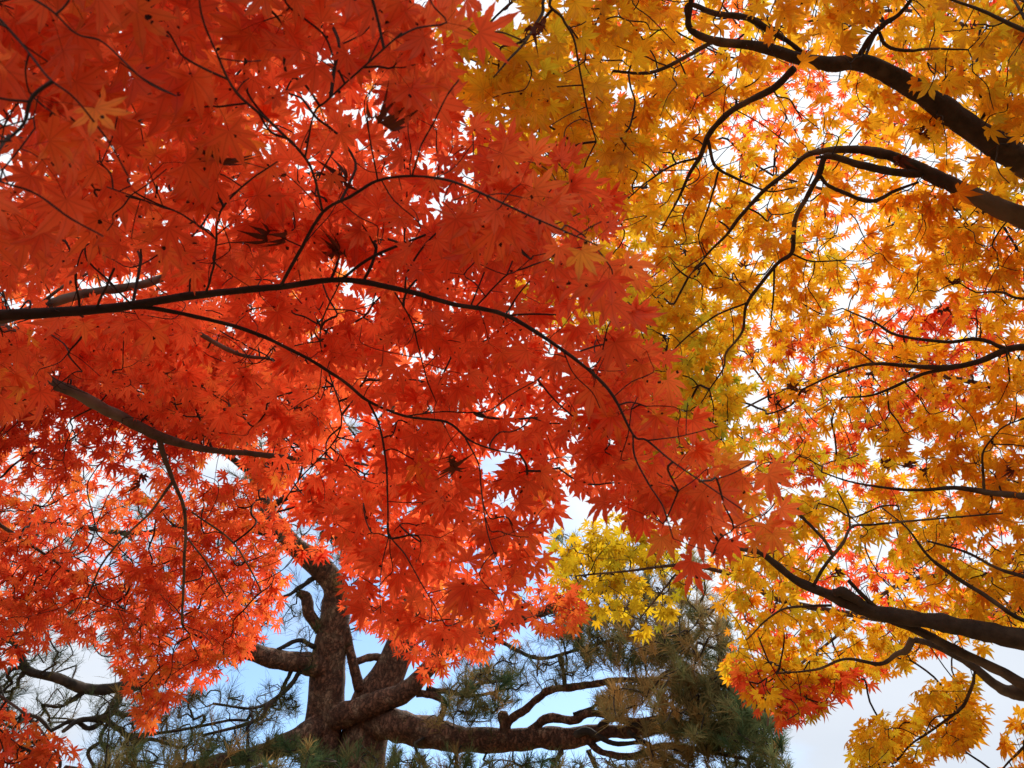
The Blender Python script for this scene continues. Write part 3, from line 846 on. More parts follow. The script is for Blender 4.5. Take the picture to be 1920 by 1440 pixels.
C.bough([(1347, 322, 2.03, 5), (1328, 390, 2.06, 4), (1310, 440, 2.1, 3), (1320, 480, 2.1, 2.5)])
C.bough([(1335, 80, 1.87, 10), (1290, 105, 1.85, 9), (1240, 130, 1.83, 8), (1205, 138, 1.8, 7), (1150, 134, 1.78, 6)], rough=.4, label='dark mossy spur limb')
C.bough([(1312, 295, 2.02, 6), (1260, 310, 2.05, 5), (1215, 340, 2.08, 4), (1180, 370, 2.1, 3)])
C.bough([(1290, 50, 1.86, 9), (1290, 8, 1.86, 10), (1340, 25, 1.87, 12), (1402, 34, 1.88, 13), (1440, 55, 1.9, 12), (1475, 75, 1.91, 10), (1530, 120, 1.92, 8)], grow=False)
C.bough([(1612, 118, 1.93, 13), (1618, 95, 1.92, 12), (1640, 62, 1.9, 12), (1660, 45, 1.88, 11), (1690, 24, 1.87, 8), (1730, -30, 1.85, 5)])
C.bough([(1648, 60, 1.9, 7), (1660, 82, 1.9, 7), (1678, 92, 1.9, 7), (1710, 95, 1.9, 6), (1742, 92, 1.9, 5), (1815, 93, 1.9, 3)])
# second limb and its arching forks
C.bough([(2120, 470, 2.4, 46), (2010, 440, 2.25, 42), (1920, 407, 2.15, 37), (1853, 378, 2.12, 34), (1780, 345, 2.1, 30), (1730, 322, 2.1, 27), (1690, 300, 2.1, 22), (1655, 286, 2.1, 20), (1613, 278, 2.1, 17), (1560, 280, 2.1, 14), (1513, 290, 2.1, 11), (1478, 322, 2.12, 10), (1430, 360, 2.15, 9), (1387, 407, 2.18, 8), (1363, 440, 2.2, 7), (1330, 472, 2.22, 5), (1290, 520, 2.28, 3)], world=[TC], k=14, smooth=8)
C.bough([(1735, 325, 2.1, 18), (1680, 322, 2.08, 17), (1613, 308, 2.06, 16), (1560, 292, 2.05, 14), (1545, 297, 2.05, 13), (1536, 328, 2.06, 12), (1514, 370, 2.08, 11), (1494, 402, 2.1, 10), (1487, 440, 2.12, 10), (1484, 475, 2.15, 9), (1455, 498, 2.18, 8.5), (1402, 565, 2.22, 7), (1392, 620, 2.25, 6), (1362, 660, 2.28, 5), (1357, 690, 2.3, 4), (1330, 730, 2.32, 3)])
C.bough([(1560, 290, 2.05, 11), (1530, 296, 2.05, 5)], grow=False)
C.bough([(1538, 330, 2.06, 8), (1552, 348, 2.06, 8), (1580, 362, 2.06, 8), (1632, 378, 2.06, 8), (1680, 358, 2.07, 7), (1722, 342, 2.09, 5)], grow=False)
C.bough([(1400, 568, 2.22, 5), (1345, 590, 2.24, 4.5), (1290, 630, 2.26, 4), (1250, 670, 2.3, 3)])
C.bough([(1484, 475, 2.15, 5), (1520, 490, 2.17, 4), (1580, 488, 2.2, 3)])
C.bough([(1452, 500, 2.18, 5), (1450, 560, 2.2, 4), (1445, 610, 2.2, 3)])
# lower limb
C.bough([(2120, 1230, 2.5, 60), (2010, 1215, 2.4, 48), (1920, 1198, 2.33, 42), (1813, 1178, 2.3, 36), (1750, 1168, 2.3, 34), (1697, 1160, 2.3, 33), (1630, 1145, 2.28, 31), (1590, 1130, 2.27, 27), (1563, 1118, 2.26, 24), (1497, 1092, 2.24, 18), (1455, 1060, 2.22, 16), (1430, 1040, 2.2, 14), (1413, 1034, 2.2, 12), (1340, 1020, 2.2, 8), (1290, 1010, 2.2, 4)], world=[TC], k=14, smooth=8)
C.bough([(1640, 1148, 2.27, 18), (1600, 1120, 2.25, 20), (1578, 1108, 2.24, 21), (1564, 1110, 2.23, 18)], rough=.5, grow=False, label='dark sawn-off stub with knot')
C.bough([(2100, 1400, 2.6, 36), (2000, 1330, 2.5, 26), (1920, 1282, 2.42, 21), (1870, 1256, 2.4, 19), (1800, 1222, 2.36, 18), (1740, 1192, 2.34, 18), (1697, 1172, 2.32, 16), (1640, 1155, 2.3, 8)], world=[TC], k=12)
C.bough([(2100, 1290, 2.7, 60), (1960, 1292, 2.55, 44), (1910, 1296, 2.5, 36), (1886, 1292, 2.48, 22), (1860, 1275, 2.46, 17), (1820, 1242, 2.44, 15), (1760, 1210, 2.42, 14), (1715, 1198, 2.4, 13)], world=[TC], k=12, rough=.3, bark=B_GREY, label='pale grey bulbous limb')
C.bough([(1712, 1196, 2.4, 13), (1700, 1218, 2.4, 14), (1682, 1226, 2.4, 10), (1650, 1245, 2.42, 8), (1585, 1236, 2.45, 6), (1530, 1255, 2.5, 5), (1455, 1263, 2.55, 3)])
C.bough([(1525, 1098, 2.24, 7), (1545, 1062, 2.22, 7), (1580, 1020, 2.2, 7), (1598, 988, 2.2, 6), (1640, 983, 2.2, 5), (1760, 972, 2.2, 4), (1880, 962, 2.2, 3)])
C.bough([(1560, 1040, 2.21, 8), (1545, 1012, 2.2, 7), (1505, 972, 2.2, 6), (1480, 950, 2.2, 4), (1440, 900, 2.2, 3)])
C.bough([(1594, 990, 2.2, 5), (1590, 960, 2.2, 4), (1570, 920, 2.2, 3)])
C.bough([(1645, 1140, 2.28, 10), (1620, 1118, 2.26, 9), (1592, 1088, 2.25, 8)], grow=False)
C.bough([(1560, 1135, 2.26, 6), (1480, 1140, 2.28, 5), (1440, 1160, 2.3, 4), (1400, 1200, 2.35, 3)])
C.bough([(1828, 1258, 2.44, 5), (1822, 1290, 2.6, 6), (1800, 1330, 2.7, 6), (1760, 1360, 2.78, 5), (1710, 1395, 2.85, 4), (1680, 1430, 2.9, 3)])
C.bough([(2060, 1330, 2.7, 10), (1960, 1370, 2.8, 6), (1900, 1420, 2.9, 4), (1860, 1470, 3.0, 3)], world=[TC])
# middle branches
C.bough([(2100, 680, 2.6, 24), (1990, 655, 2.45, 17), (1920, 652, 2.4, 15), (1885, 655, 2.38, 14), (1840, 675, 2.36, 12), (1790, 688, 2.35, 11), (1740, 689, 2.35, 10), (1640, 682, 2.35, 7), (1570, 700, 2.36, 5), (1505, 730, 2.38, 4)], world=[TC])
C.bough([(1885, 655, 2.38, 8), (1835, 637, 2.37, 8), (1770, 641, 2.36, 7), (1680, 628, 2.35, 6), (1640, 605, 2.35, 5), (1580, 578, 2.35, 3)])
C.bough([(1790, 690, 2.35, 7), (1730, 702, 2.36, 7), (1665, 730, 2.38, 6), (1630, 742, 2.4, 5), (1580, 745, 2.42, 3)])
C.bough([(1640, 682, 2.35, 4), (1610, 660, 2.35, 3.5), (1575, 648, 2.35, 2.5)])
C.bough([(2100, 1010, 2.55, 26), (2000, 955, 2.4, 18), (1920, 932, 2.3, 14), (1860, 925, 2.28, 12), (1790, 915, 2.27, 9), (1700, 919, 2.28, 6), (1600, 905, 2.3, 4), (1540, 885, 2.3, 3)], world=[TC])
C.bough([(1845, 922, 2.28, 6), (1843, 880, 2.26, 5), (1845, 845, 2.25, 4), (1875, 805, 2.22, 3)])
C.bough([(2060, 1210, 2.5, 14), (1920, 1163, 2.35, 9), (1870, 1132, 2.3, 9), (1780, 1073, 2.3, 8), (1740, 1042, 2.3, 6), (1700, 990, 2.3, 4), (1650, 950, 2.35, 3)], world=[TC])
C.bough([(2060, 1120, 2.5, 14), (1920, 1080, 2.3, 8), (1870, 1065, 2.28, 6), (1810, 1035, 2.27, 5), (1740, 1015, 2.27, 4)], world=[TC])
C.bough([(2060, 560, 2.4, 12), (1920, 560, 2.3, 6), (1880, 548, 2.3, 5), (1830, 548, 2.3, 3)], world=[TC])
# top branches reaching toward the camera
C.bough([(1300, -40, 1.86, 8), (1180, -90, 1.6, 8), (1038, -20, 1.25, 7), (1015, 28, 1.2, 7), (985, 78, 1.15, 6), (955, 110, 1.12, 5), (925, 145, 1.1, 3)], grow=True)
C.bough([(1180, -90, 1.6, 8), (1040, -10, 1.3, 7), (1055, 35, 1.3, 6), (1075, 70, 1.3, 5), (1085, 120, 1.3, 4.5), (1100, 200, 1.32, 4), (1118, 265, 1.35, 3)])
C.bough([(1300, -40, 1.86, 9), (1170, -70, 1.7, 7), (1020, -30, 1.6, 6), (930, 30, 1.5, 5), (880, 110, 1.45, 3)], clear=0)
C.bough([(1170, -70, 1.7, 6), (1120, 40, 1.65, 5), (1070, 140, 1.65, 4), (1010, 230, 1.65, 3)], clear=0)
C.bough([(985, 78, 1.15, 4), (935, 60, 1.1, 3.5), (900, 70, 1.08, 2.5)])
C.bough([(1730, -30, 1.85, 6), (1600, -80, 1.7, 6), (1500, -60, 1.6, 5), (1440, -20, 1.55, 3)])
C.bough([(2060, 120, 1.9, 14), (1930, 60, 1.7, 9), (1840, 20, 1.65, 6), (1760, -10, 1.6, 4)], world=[TC])
HOLES_R = [(x, y, a * .8, b * .8) for x, y, a, b in HOLES_R]
DC = [(920, 60, 1.08), (950, 80, 1.1), (1100, 150, 1.3), (1040, 250, 1.25), (1200, 100, 1.55), (1300, 60, 1.65), (1500, 40, 1.55), (1400, 250, 2.0), (1600, 250, 1.95), (1850, 100, 1.65), (1900, 250, 1.8), (1500, 450, 2.1), (1800, 450, 2.0),
      (1350, 600, 2.2), (1700, 600, 2.3), (1900, 700, 2.2), (1400, 700, 2.3), (1600, 900, 2.4), (1850, 950, 2.2), (1450, 1100, 2.2), (1650, 1150, 2.3), (1900, 1100, 2.2), (1400, 1250, 2.6), (1780, 1330, 2.75), (1900, 1400, 2.95), (1650, 1400, 2.9)]
PC = [(880, -150), (2070, -150), (2070, 1225), (1860, 1205), (1770, 1215), (1700, 1250), (1640, 1270), (1560, 1290), (1490, 1290), (1420, 1285), (1365, 1265), (1355, 1190), (1350, 1110), (1420, 1000), (1330, 820), (1240, 740), (1180, 640), (1120, 560), (1060, 330), (960, 260), (900, 180)]
THIN_C = [(1620, 690, 240, 150, .5), (1480, 860, 130, 80, .4), (1720, 560, 160, 60, .3)]
C.fill(PC, 900, DC, (1.03, 1.2), clump=(3.0, .32), holes=HOLES_R, jit=.025, thin=THIN_C)
C.fill(PC, 640, DC, (1.2, 1.6), clump=(2.6, .33), holes=HOLES_R, thin=[(1080, 100, 230, 260, .6), (1620, 690, 260, 170, .8), (1480, 860, 130, 90, .6), (1720, 560, 160, 60, .6)])
C.fill([(880, 60), (1330, 330), (1380, 760), (1330, 1000), (1180, 700), (1000, 560), (900, 330)], 340, DC, (1.1, 1.5), holes=HOLES_R)
C.fill([(820, -150), (1300, -150), (1290, 180), (1160, 330), (1010, 300), (850, 200)], 90, DC, (1.1, 1.4), holes=HOLES_R)
C.fill([(1590, 1410), (1625, 1365), (1700, 1360), (1735, 1430), (1720, 1520), (1590, 1500)], 55, DC, (.97, 1.06))
C.fill([(1740, 1285), (1820, 1265), (1840, 1340), (1812, 1405), (1765, 1415), (1730, 1385)], 55, DC, (.97, 1.06))
C.fill([(1365, 1230), (1560, 1240), (1640, 1260), (1570, 1310), (1500, 1350), (1430, 1320)], 30, DC, (1.0, 1.1))
C.fill([(1640, 1350), (1740, 1350), (1740, 1390), (1660, 1390)], 14, DC, (.97, 1.06))
C.fill([(1870, 1365), (1930, 1345), (2050, 1340), (2050, 1520), (1890, 1500)], 66, DC, (.97, 1.06))
C.fill(PC, 260, DC, (.97, 1.06), power=1, jit=.02, tag=9, holes=[(1850, 260, 120, 90), (1850, 380, 100, 40)])
C.grow(.3, .00085, .38)
C.woods()
def tintC(p, r, t):
    px, py = proj(p)
    g = np.exp(-(((px - 1330) / 130) ** 2 + ((py - 720) / 130) ** 2)) * .28 + np.exp(-(((px - 1900) / 60) ** 2 + ((py - 360) / 60) ** 2)) * .3
    return np.minimum(.45 + (vnoise(p * 1.9, 9) - .5) * .85 + r.normal(0, .18, len(p)), .84) + g
nC = C.leaves([M_YEL, M_STALK], .0315, tintC, 'broad', lift=.5, per=(3, 6))
C.curled([(1765, 575, 2.3), (1478, 722, 2.36), (1500, 732, 2.37), (1700, 868, 2.3), (1730, 880, 2.3), (1660, 868, 2.3), (1390, 500, 2.2), (1000, 62, 1.15), (1690, 300, 2.05), (1720, 260, 2.0), (1785, 530, 2.2), (1900, 885, 2.2), (1565, 1070, 2.2)], .026)

# ================================================================== small-leaved scarlet maple beyond the amber one
D = Tree('scarlet_maple', 'far scarlet and orange maple with tiny leaves showing through the amber crown', (4.9, 3.2, 0), (4.3, 3.2, 2.5), .12, B_GREY, 404)
D.twig_mat = B_RED
TD = (4.3, 3.2, 2.45, .06)
for pts in ([(2100, 500, 4.2, 18), (1850, 400, 3.9, 10), (1650, 380, 3.8, 6), (1450, 330, 3.8, 3)], [(2100, 760, 4.1, 18), (1900, 730, 3.8, 10), (1700, 700, 3.7, 7), (1500, 720, 3.6, 4), (1330, 800, 3.6, 3)],
            [(2100, 250, 4.2, 14), (1900, 100, 4.0, 8), (1700, 20, 3.9, 5), (1400, 60, 3.9, 3)], [(2100, 1100, 4.1, 18), (1900, 1080, 3.8, 10), (1700, 1090, 3.7, 7), (1560, 1200, 3.6, 5), (1450, 1290, 3.5, 4), (1440, 1360, 3.5, 3)],
            [(1560, 1200, 3.6, 5), (1430, 1100, 3.6, 4), (1350, 1000, 3.6, 3)]):
    if pts[0][0] == 2100: D.bough(pts, world=[TD])
    else: D.bough(pts)
DD = [(1400, 200, 3.7), (1800, 200, 3.8), (1400, 700, 3.5), (1800, 700, 3.6), (1500, 1250, 3.4), (1900, 1150, 3.6)]
PD = [(1000, 200), (1180, -100), (2070, -100), (2070, 1215), (1850, 1190), (1700, 1240), (1600, 1300), (1560, 1325), (1490, 1360), (1430, 1320), (1375, 1275), (1330, 1080), (1280, 800), (1150, 560)]
D.fill(PD, 2100, DD, (.92, 1.25), clump=(2.4, .38), holes=HOLES_R, tag=0)
D.fill([(860, 250), (1180, 300), (1300, 560), (1240, 720), (1000, 620), (880, 450)], 260, DD, (.92, 1.1), holes=HOLES_R, tag=0)
D.fill([(1370, 1240), (1500, 1250), (1600, 1260), (1560, 1320), (1500, 1345), (1470, 1365), (1435, 1335), (1390, 1290)], 85, [(1450, 1300, 2.75)], (.97, 1.08), tag=3)
D.fill([(1440, 740), (1800, 560), (1900, 640), (1780, 800), (1560, 870), (1450, 880)], 170, DD, (.95, 1.1), clump=(4, .45), holes=HOLES_R, tag=1)
D.fill([(1250, 640), (1900, 560), (1900, 780), (1560, 880), (1300, 860)], 170, DD, (.9, 1.05), clump=(4, .42), holes=HOLES_R, tag=1)
D.grow(.35, .0011, .40)
D.woods()
nD = D.leaves([M_SCA, M_STALK], .033, lambda p, r, t: np.where(t == 1, .30, np.where(t == 3, .54, .50)) + (vnoise(p * 1.6, 6) - .5) * 1.3 + r.normal(0, .17, len(p)), 'mid', lean=(0, .22, .9))

# ================================================================== lemon-yellow maple in front of the pine
E = Tree('lemon_maple', 'lemon-yellow maple spray hanging between the red leaves and the pine', (5.6, 4.6, 0), (5.0, 4.5, 2.4), .09, B_GREY, 505)
E.twig_mat = B_RED
TE = (5.0, 4.5, 2.35, .05)
E.bough([(2100, 1190, 4.6, 18), (1750, 1172, 4.1, 12), (1480, 1130, 3.7, 10), (1380, 1080, 3.4, 8), (1280, 1060, 3.3, 6), (1180, 1070, 3.2, 4), (1080, 1080, 3.2, 3)], world=[TE])
E.bough([(1380, 1080, 3.4, 8), (1320, 920, 3.3, 6), (1250, 800, 3.2, 4), (1220, 700, 3.2, 3)])
E.bough([(1280, 1060, 3.3, 4), (1240, 1110, 3.25, 3.5), (1200, 1160, 3.2, 2.5)])
DE = [(1100, 1100, 3.2), (1250, 800, 3.1), (1200, 1150, 3.1)]
E.fill([(1045, 1010), (1150, 970), (1290, 1020), (1290, 1100), (1265, 1150), (1205, 1185), (1160, 1150), (1070, 1165), (1045, 1120)], 170, DE, (.95, 1.1), clump=(5, .40))
E.fill([(1180, 720), (1260, 660), (1320, 760), (1290, 960), (1190, 960)], 170, DE, (.95, 1.15))
E.grow(.35, .001, .40)
E.woods()
nE = E.leaves([M_LEM, M_STALK], .036, lambda p, r, t: .4 + (vnoise(p * 2, 4) - .5) * .8 + r.normal(0, .15, len(p)), 'mid')

# ================================================================== the old pine
F = Tree('pine_tree', 'old black pine with twin rust-brown stems and gnarled limbs, behind the maples', tuple(P(650, 1440, 8.6) * np.array([1, 1, 0])), tuple(P(650, 1440, 8.6)), 0, B_PINE, 606, part='limb')
F.twig_mat = B_PTWIG
F.twig_sub, F.twig_k, F.kink, F.nfreq = 2, 4, .2, .42
base = F.base
bw = np.array([*(base - np.array([0, 0, .2])), .40])
mid_ = P(660, 1700, 8.7)
F.bough([(600, 1480, 8.75, 66), (604, 1400, 8.8, 66), (610, 1320, 8.8, 64), (618, 1230, 8.8, 59), (630, 1150, 8.8, 52), (632, 1105, 8.8, 46), (610, 1070, 8.8, 42), (580, 1045, 8.8, 38), (540, 1010, 8.8, 32), (500, 955, 8.9, 27), (475, 890, 9.0, 22), (458, 830, 9.1, 18), (448, 760, 9.3, 14), (420, 650, 9.6, 8)],
        world=[(*P(640, 1640, 8.7), .27)], name='stem', k=18, rough=.16, smooth=8)
F.bough([(672, 1520, 8.75, 96), (680, 1440, 8.8, 88), (690, 1370, 8.85, 80), (702, 1310, 8.9, 70), (728, 1265, 8.9, 62), (752, 1210, 8.9, 54), (770, 1150, 8.9, 46), (790, 1060, 9.0, 38), (800, 960, 9.2, 30), (780, 860, 9.4, 24), (740, 760, 9.6, 18), (700, 660, 9.8, 10)],
        world=[(*bw,), (*P(655, 2200, 8.7), .34), (*P(660, 1700, 8.7), .32)], name='stem', k=18, rough=.16, smooth=8)
F.bough([(604, 1352, 8.8, 34), (635, 1345, 8.7, 37), (665, 1335, 8.62, 38), (715, 1320, 8.55, 38), (765, 1298, 8.5, 36), (800, 1262, 8.45, 32), (840, 1215, 8.4, 28), (900, 1178, 8.4, 25), (960, 1160, 8.4, 23), (1030, 1140, 8.4, 19), (1085, 1118, 8.4, 15), (1180, 1110, 8.3, 11), (1290, 1130, 8.2, 7)], k=14, smooth=7)
F.bough([(640, 1150, 8.8, 14), (652, 1195, 8.78, 16), (662, 1240, 8.78, 18), (676, 1290, 8.8, 20)], grow=False, k=10)
F.bough([(660, 1243, 8.8, 12), (690, 1232, 8.85, 14), (712, 1232, 8.9, 14), (735, 1246, 8.9, 12)], grow=False, k=10)
F.bough([(615, 1248, 8.8, 44), (585, 1242, 8.7, 40), (560, 1237, 8.6, 36), (510, 1228, 8.5, 31), (440, 1212, 8.4, 26), (380, 1222, 8.3, 23), (330, 1250, 8.25, 20)], k=12, smooth=7, rough=.3)
F.bough([(400, 1216, 8.32, 22), (365, 1230, 8.28, 22), (310, 1268, 8.2, 20), (240, 1284, 8.1, 19), (165, 1290, 8.1, 17), (110, 1270, 8.0, 15), (55, 1255, 8.0, 14), (40, 1225, 8.0, 11), (20, 1190, 8.0, 7)], k=12, smooth=7, rough=.35, bark=B_PTWIG, label='long dark gnarled limb')
F.bough([(228, 1288, 8.1, 9), (218, 1318, 8.1, 15), (195, 1345, 8.1, 12), (150, 1350, 8.05, 8), (118, 1372, 8.0, 6)], rough=.4, bark=B_PTWIG)
F.bough([(212, 1325, 8.1, 9), (228, 1340, 8.1, 9), (262, 1338, 8.1, 5)], rough=.4, bark=B_PTWIG)
F.bough([(195, 1345, 8.1, 9), (220, 1365, 8.1, 8), (250, 1378, 8.1, 6), (330, 1370, 8.15, 5), (430, 1350, 8.2, 4)], rough=.4, bark=B_PTWIG)
F.bough([(205, 1350, 8.1, 6), (190, 1385, 8.1, 6), (205, 1420, 8.1, 5), (190, 1470, 8.1, 4)], rough=.4, bark=B_PTWIG)
F.bough([(608, 1362, 8.8, 46), (590, 1366, 8.75, 43), (555, 1385, 8.6, 36), (500, 1407, 8.5, 31), (430, 1424, 8.4, 26), (360, 1440, 8.3, 20), (250, 1460, 8.2, 14), (120, 1440, 8.1, 8)], k=12, smooth=7, rough=.3)
F.bough([(570, 1250, 8.6, 8), (545, 1285, 8.5, 8), (505, 1320, 8.4, 9), (490, 1345, 8.4, 8), (450, 1362, 8.3, 6), (380, 1380, 8.3, 4)], rough=.4, bark=B_PTWIG)
F.bough([(690, 1352, 8.85, 52), (745, 1358, 8.6, 48), (800, 1372, 8.5, 46), (860, 1385, 8.4, 40), (930, 1388, 8.35, 38), (1000, 1382, 8.3, 37), (1060, 1385, 8.25, 33), (1120, 1374, 8.2, 26), (1200, 1372, 8.1, 19), (1280, 1362, 8.0, 13), (1380, 1372, 7.9, 8), (1460, 1390, 7.8, 5)], k=16, smooth=7, rough=.45, label='heavy horizontal limb')
F.bough([(945, 1380, 8.35, 20), (960, 1350, 8.3, 16), (985, 1332, 8.28, 15), (1012, 1308, 8.25, 14), (1030, 1295, 8.22, 15), (1070, 1290, 8.2, 13), (1110, 1284, 8.15, 12), (1180, 1275, 8.0, 9), (1280, 1290, 7.9, 7), (1380, 1320, 7.8, 5)], rough=.45, k=10)
F.bough([(950, 1385, 8.3, 18), (946, 1352, 8.28, 17), (942, 1335, 8.27, 15)], rough=.5, grow=False, label='broken knobbly stub')
F.bough([(990, 1375, 8.3, 16), (1030, 1348, 8.25, 15), (1075, 1352, 8.2, 14), (1105, 1338, 8.15, 13), (1180, 1352, 8.05, 10), (1240, 1345, 7.95, 7)], rough=.45, k=10)
F.bough([(1075, 1340, 8.2, 7), (1110, 1328, 8.15, 6), (1122, 1312, 8.12, 4)], rough=.4, bark=B_PTWIG)
F.bough([(1100, 1385, 8.2, 14), (1130, 1410, 8.1, 12), (1190, 1420, 8.0, 12), (1250, 1400, 7.9, 12), (1330, 1410, 7.8, 8), (1430, 1430, 7.7, 5)], rough=.4, k=10)
F.bough([(780, 1300, 8.5, 13), (815, 1305, 8.45, 12), (832, 1320, 8.42, 11), (825, 1348, 8.42, 10), (826, 1375, 8.42, 9)], grow=False, rough=.3)
F.bough([(800, 1290, 8.5, 9), (850, 1300, 8.4, 8), (890, 1305, 8.35, 6), (960, 1290, 8.3, 4)], rough=.4, bark=B_PTWIG)
F.bough([(1060, 1290, 8.2, 8), (1058, 1262, 8.2, 8), (1050, 1232, 8.2, 7), (1070, 1222, 8.2, 6), (1110, 1210, 8.2, 5), (1200, 1190, 8.0, 5), (1300, 1200, 7.9, 4)], rough=.4, bark=B_PTWIG)
F.bough([(600, 1180, 8.8, 20), (580, 1150, 8.7, 22), (574, 1120, 8.7, 18), (560, 1110, 8.7, 14)], rough=.5, grow=False, label='dark knotted stump of a limb')
F.bough([(590, 1215, 8.75, 9), (560, 1200, 8.6, 8), (520, 1218, 8.5, 6)], rough=.4, bark=B_PTWIG)
F.bough([(590, 1080, 8.8, 10), (560, 1100, 8.7, 8), (530, 1120, 8.6, 6), (450, 1130, 8.5, 4)], rough=.4, bark=B_PTWIG)
F.bough([(540, 1010, 8.8, 16), (400, 980, 8.6, 12), (250, 1000, 8.4, 9), (100, 980, 8.3, 6), (-50, 990, 8.3, 4)], rough=.4, bark=B_PTWIG)
F.bough([(500, 955, 8.9, 14), (620, 880, 8.7, 10), (700, 800, 8.6, 8), (760, 720, 8.6, 5)], rough=.4, bark=B_PTWIG)
F.bough([(475, 890, 9.0, 12), (360, 800, 8.9, 9), (250, 700, 8.9, 6), (200, 620, 8.9, 4)], rough=.4, bark=B_PTWIG)
F.bough([(645, 1060, 8.8, 14), (660, 1035, 8.75, 16), (640, 1010, 8.7, 14), (600, 1000, 8.7, 10)], rough=.5)
F.bough([(1290, 1362, 8.0, 9), (1330, 1300, 7.8, 8), (1350, 1230, 7.7, 6), (1340, 1170, 7.7, 4)], rough=.4, bark=B_PTWIG)
DF = [(200, 1300, 8.1), (600, 1300, 8.7), (1000, 1300, 8.2), (1300, 1300, 7.7), (1450, 1400, 7.5), (600, 800, 8.9), (200, 700, 8.9)]
sp = (.94, 1.06)
F.fill([(-100, 1230), (180, 1300), (420, 1290), (560, 1270), (555, 1345), (420, 1400), (250, 1410), (60, 1400), (-100, 1400)], 330, DF, sp, tag=0, clump=(1.6, .42))
F.fill([(200, 1395), (480, 1375), (600, 1400), (600, 1520), (150, 1520)], 230, DF, (.9, 1.02), tag=1)
F.fill([(820, 1295), (900, 1250), (975, 1262), (980, 1310), (900, 1340), (820, 1340)], 60, DF, sp, tag=1)
F.fill([(850, 1230), (1100, 1180), (1120, 1290), (980, 1290), (860, 1300)], 110, DF, (.98, 1.08), tag=0)
F.fill([(560, 1395), (720, 1405), (900, 1415), (1200, 1425), (1250, 1520), (560, 1520)], 270, DF, (.9, 1.02), tag=1)
F.fill([(740, 1330), (930, 1330), (940, 1380), (740, 1370)], 30, DF, (.98, 1.04), tag=0)
F.fill([(-100, 980), (500, 900), (560, 1130), (560, 1230), (400, 1260), (-100, 1240)], 260, DF, sp, tag=0, clump=(1.6, .42))
F.fill([(440, 760), (860, 740), (900, 1000), (640, 1060), (450, 950)], 230, DF, sp, tag=2, clump=(1.6, .42))
F.fill([(160, 600), (300, 600), (520, 880), (300, 900)], 50, DF, sp, tag=2)
F.fill([(550, 1040), (690, 990), (690, 1230), (640, 1260), (550, 1250)], 50, DF, (1.02, 1.1), tag=0)
F.fill([(1050, 1185), (1150, 1130), (1370, 1130), (1385, 1270), (1290, 1280), (1190, 1250), (1110, 1250)], 300, DF, sp, tag=3, clump=(2.6, .43))
F.fill([(1140, 1285), (1290, 1255), (1370, 1270), (1440, 1330), (1470, 1370), (1360, 1395), (1200, 1370), (1110, 1320)], 400, DF, (.92, 1.04), tag=4, clump=(2.6, .38))
F.fill([(1200, 1400), (1470, 1385), (1500, 1520), (1200, 1520)], 220, DF, (.92, 1.04), tag=4, clump=(2.6, .42))
F.fill([(1040, 1000), (1330, 1050), (1360, 1150), (1040, 1180)], 120, DF, sp, tag=3)
for pts in ([(1060, 1385, 8.25, 14), (1100, 1370, 8.1, 12), (1150, 1392, 8.0, 9), (1210, 1388, 7.9, 6)],
            [(1110, 1376, 8.2, 12), (1150, 1350, 8.1, 9), (1200, 1362, 8.0, 8), (1270, 1335, 7.9, 5)],
            [(1180, 1372, 8.1, 10), (1220, 1400, 8.0, 8), (1290, 1440, 7.9, 6)],
            [(1040, 1384, 8.25, 9), (1050, 1410, 8.2, 9), (1035, 1440, 8.2, 7), (1050, 1490, 8.2, 5)],
            [(1105, 1405, 8.2, 9), (1120, 1450, 8.2, 7), (1160, 1500, 8.2, 5)],
            [(200, 1345, 8.1, 8), (165, 1365, 8.1, 8), (130, 1352, 8.1, 7), (95, 1370, 8.1, 5)],
            [(225, 1378, 8.1, 7), (255, 1392, 8.1, 8), (285, 1385, 8.1, 6), (330, 1400, 8.1, 5)],
            [(165, 1292, 8.1, 8), (140, 1312, 8.1, 8), (118, 1325, 8.1, 4)],
            [(285, 1282, 8.15, 7), (265, 1262, 8.15, 8), (245, 1270, 8.15, 6)],
            [(190, 1390, 8.1, 6), (165, 1410, 8.1, 6), (175, 1440, 8.1, 5)],
            [(560, 1240, 8.6, 9), (540, 1270, 8.55, 7), (520, 1310, 8.5, 6), (470, 1330, 8.4, 5), (400, 1320, 8.3, 4)],
            [(860, 1300, 8.4, 7), (900, 1280, 8.3, 6), (950, 1275, 8.3, 5)],
            [(900, 1180, 8.4, 9), (960, 1215, 8.4, 8), (1010, 1235, 8.35, 6), (1060, 1225, 8.3, 5)]):
    F.bough(pts, rough=.55, bark=B_PTWIG, jitter=.6)
F.grow(.4, .0042, .40)
F.woods()

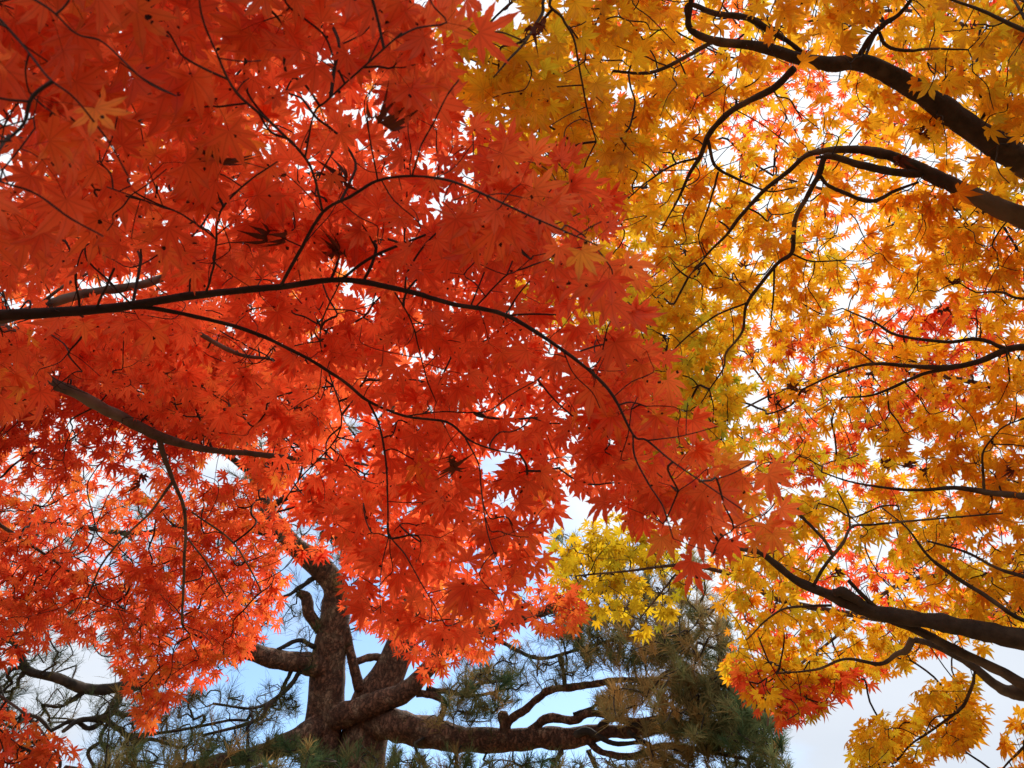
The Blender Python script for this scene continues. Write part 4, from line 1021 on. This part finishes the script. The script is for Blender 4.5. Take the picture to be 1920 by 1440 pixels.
def needle_tuft(r, n, fan, wd):
    """One tuft: n fine needles fanning from the shoot, tips along +Z."""
    V, Fc = [], []
    for i in range(n):
        a = r.uniform(0, 2 * math.pi); e = abs(r.normal(0, fan)) + .12
        d = np.array([math.sin(e) * math.cos(a), math.sin(e) * math.sin(a), math.cos(e)])
        ln = r.uniform(.75, 1.1)
        s_ = unit(np.cross(d, r.normal(0, 1, 3)))
        b = np.array([0, 0, r.uniform(-.9, .15)]); ln *= r.uniform(.8, 1.1)
        c0, c1, c2 = b, b + d * ln * .55 , b + d * ln + np.array([0, 0, -.06])
        k = len(V)
        V += [c0 - s_ * wd * .6, c0 + s_ * wd * .6, c1 - s_ * wd, c1 + s_ * wd, c2]
        Fc += [(k, k + 1, k + 3), (k, k + 3, k + 2), (k + 2, k + 3, k + 4)]
    return np.array(V), np.array(Fc)
_r = np.random.default_rng(12)
TUFT = {False: [needle_tuft(_r, 46, .8, .010) for _ in range(12)], True: [needle_tuft(_r, 70, .7, .015) for _ in range(12)]}
r = F.r
for b in np.unique(F.Sb):
    VV, FF, TT, off = [], [], [], 0
    for i in np.where(F.Sb == b)[0]:
        tg = F.Stag[i]
        dense = tg in (1, 3, 4)
        for rep in range(1):
            tv, tf = TUFT[bool(dense)][r.integers(0, len(TUFT[False]))]
            ax = unit(F.Sdir[i] * .6 + np.array([0, 0, .7]) + r.normal(0, .3, 3))
            x = unit(np.cross(ax, r.normal(0, 1, 3))); y = np.cross(ax, x)
            sz = r.uniform(.11, .17)
            p = F.S[i] - F.base + (r.normal(0, .05, 3) if rep else 0)
            VV.append(p + sz * (tv[:, :1] * x + tv[:, 1:2] * y + tv[:, 2:] * ax))
            FF.append(tf + off); off += len(tv)
            px, py = proj(F.S[i][None])
            base_t = {0: .42, 1: .36, 2: .30, 3: .44, 4: .46}[tg]
            if tg == 4: base_t += -.38 * np.clip((px[0] - 1290) / 120, -.6, 1)
            t = base_t + r.normal(0, .2) + (vnoise(F.S[i][None] * 1.1, 3)[0] - .5) * .5
            if r.random() < .10: t += .35
            TT.append(np.stack([np.full(len(tv), r.uniform(.4, .75) if tg == 0 else r.uniform(.55, 1.35)), np.zeros(len(tv)), np.clip(t + np.repeat(r.normal(0, .1, len(tv) // 5), 5), 0, 1)], 1))
    F_obj = make_mesh('needles', np.vstack(VV), np.vstack(FF), [M_NEEDLE], F.bo[b], False, {'lpos': np.vstack(TT)})
print('leaves', nA, nB, nC, nD, nE, 'tufts', len(F.S))
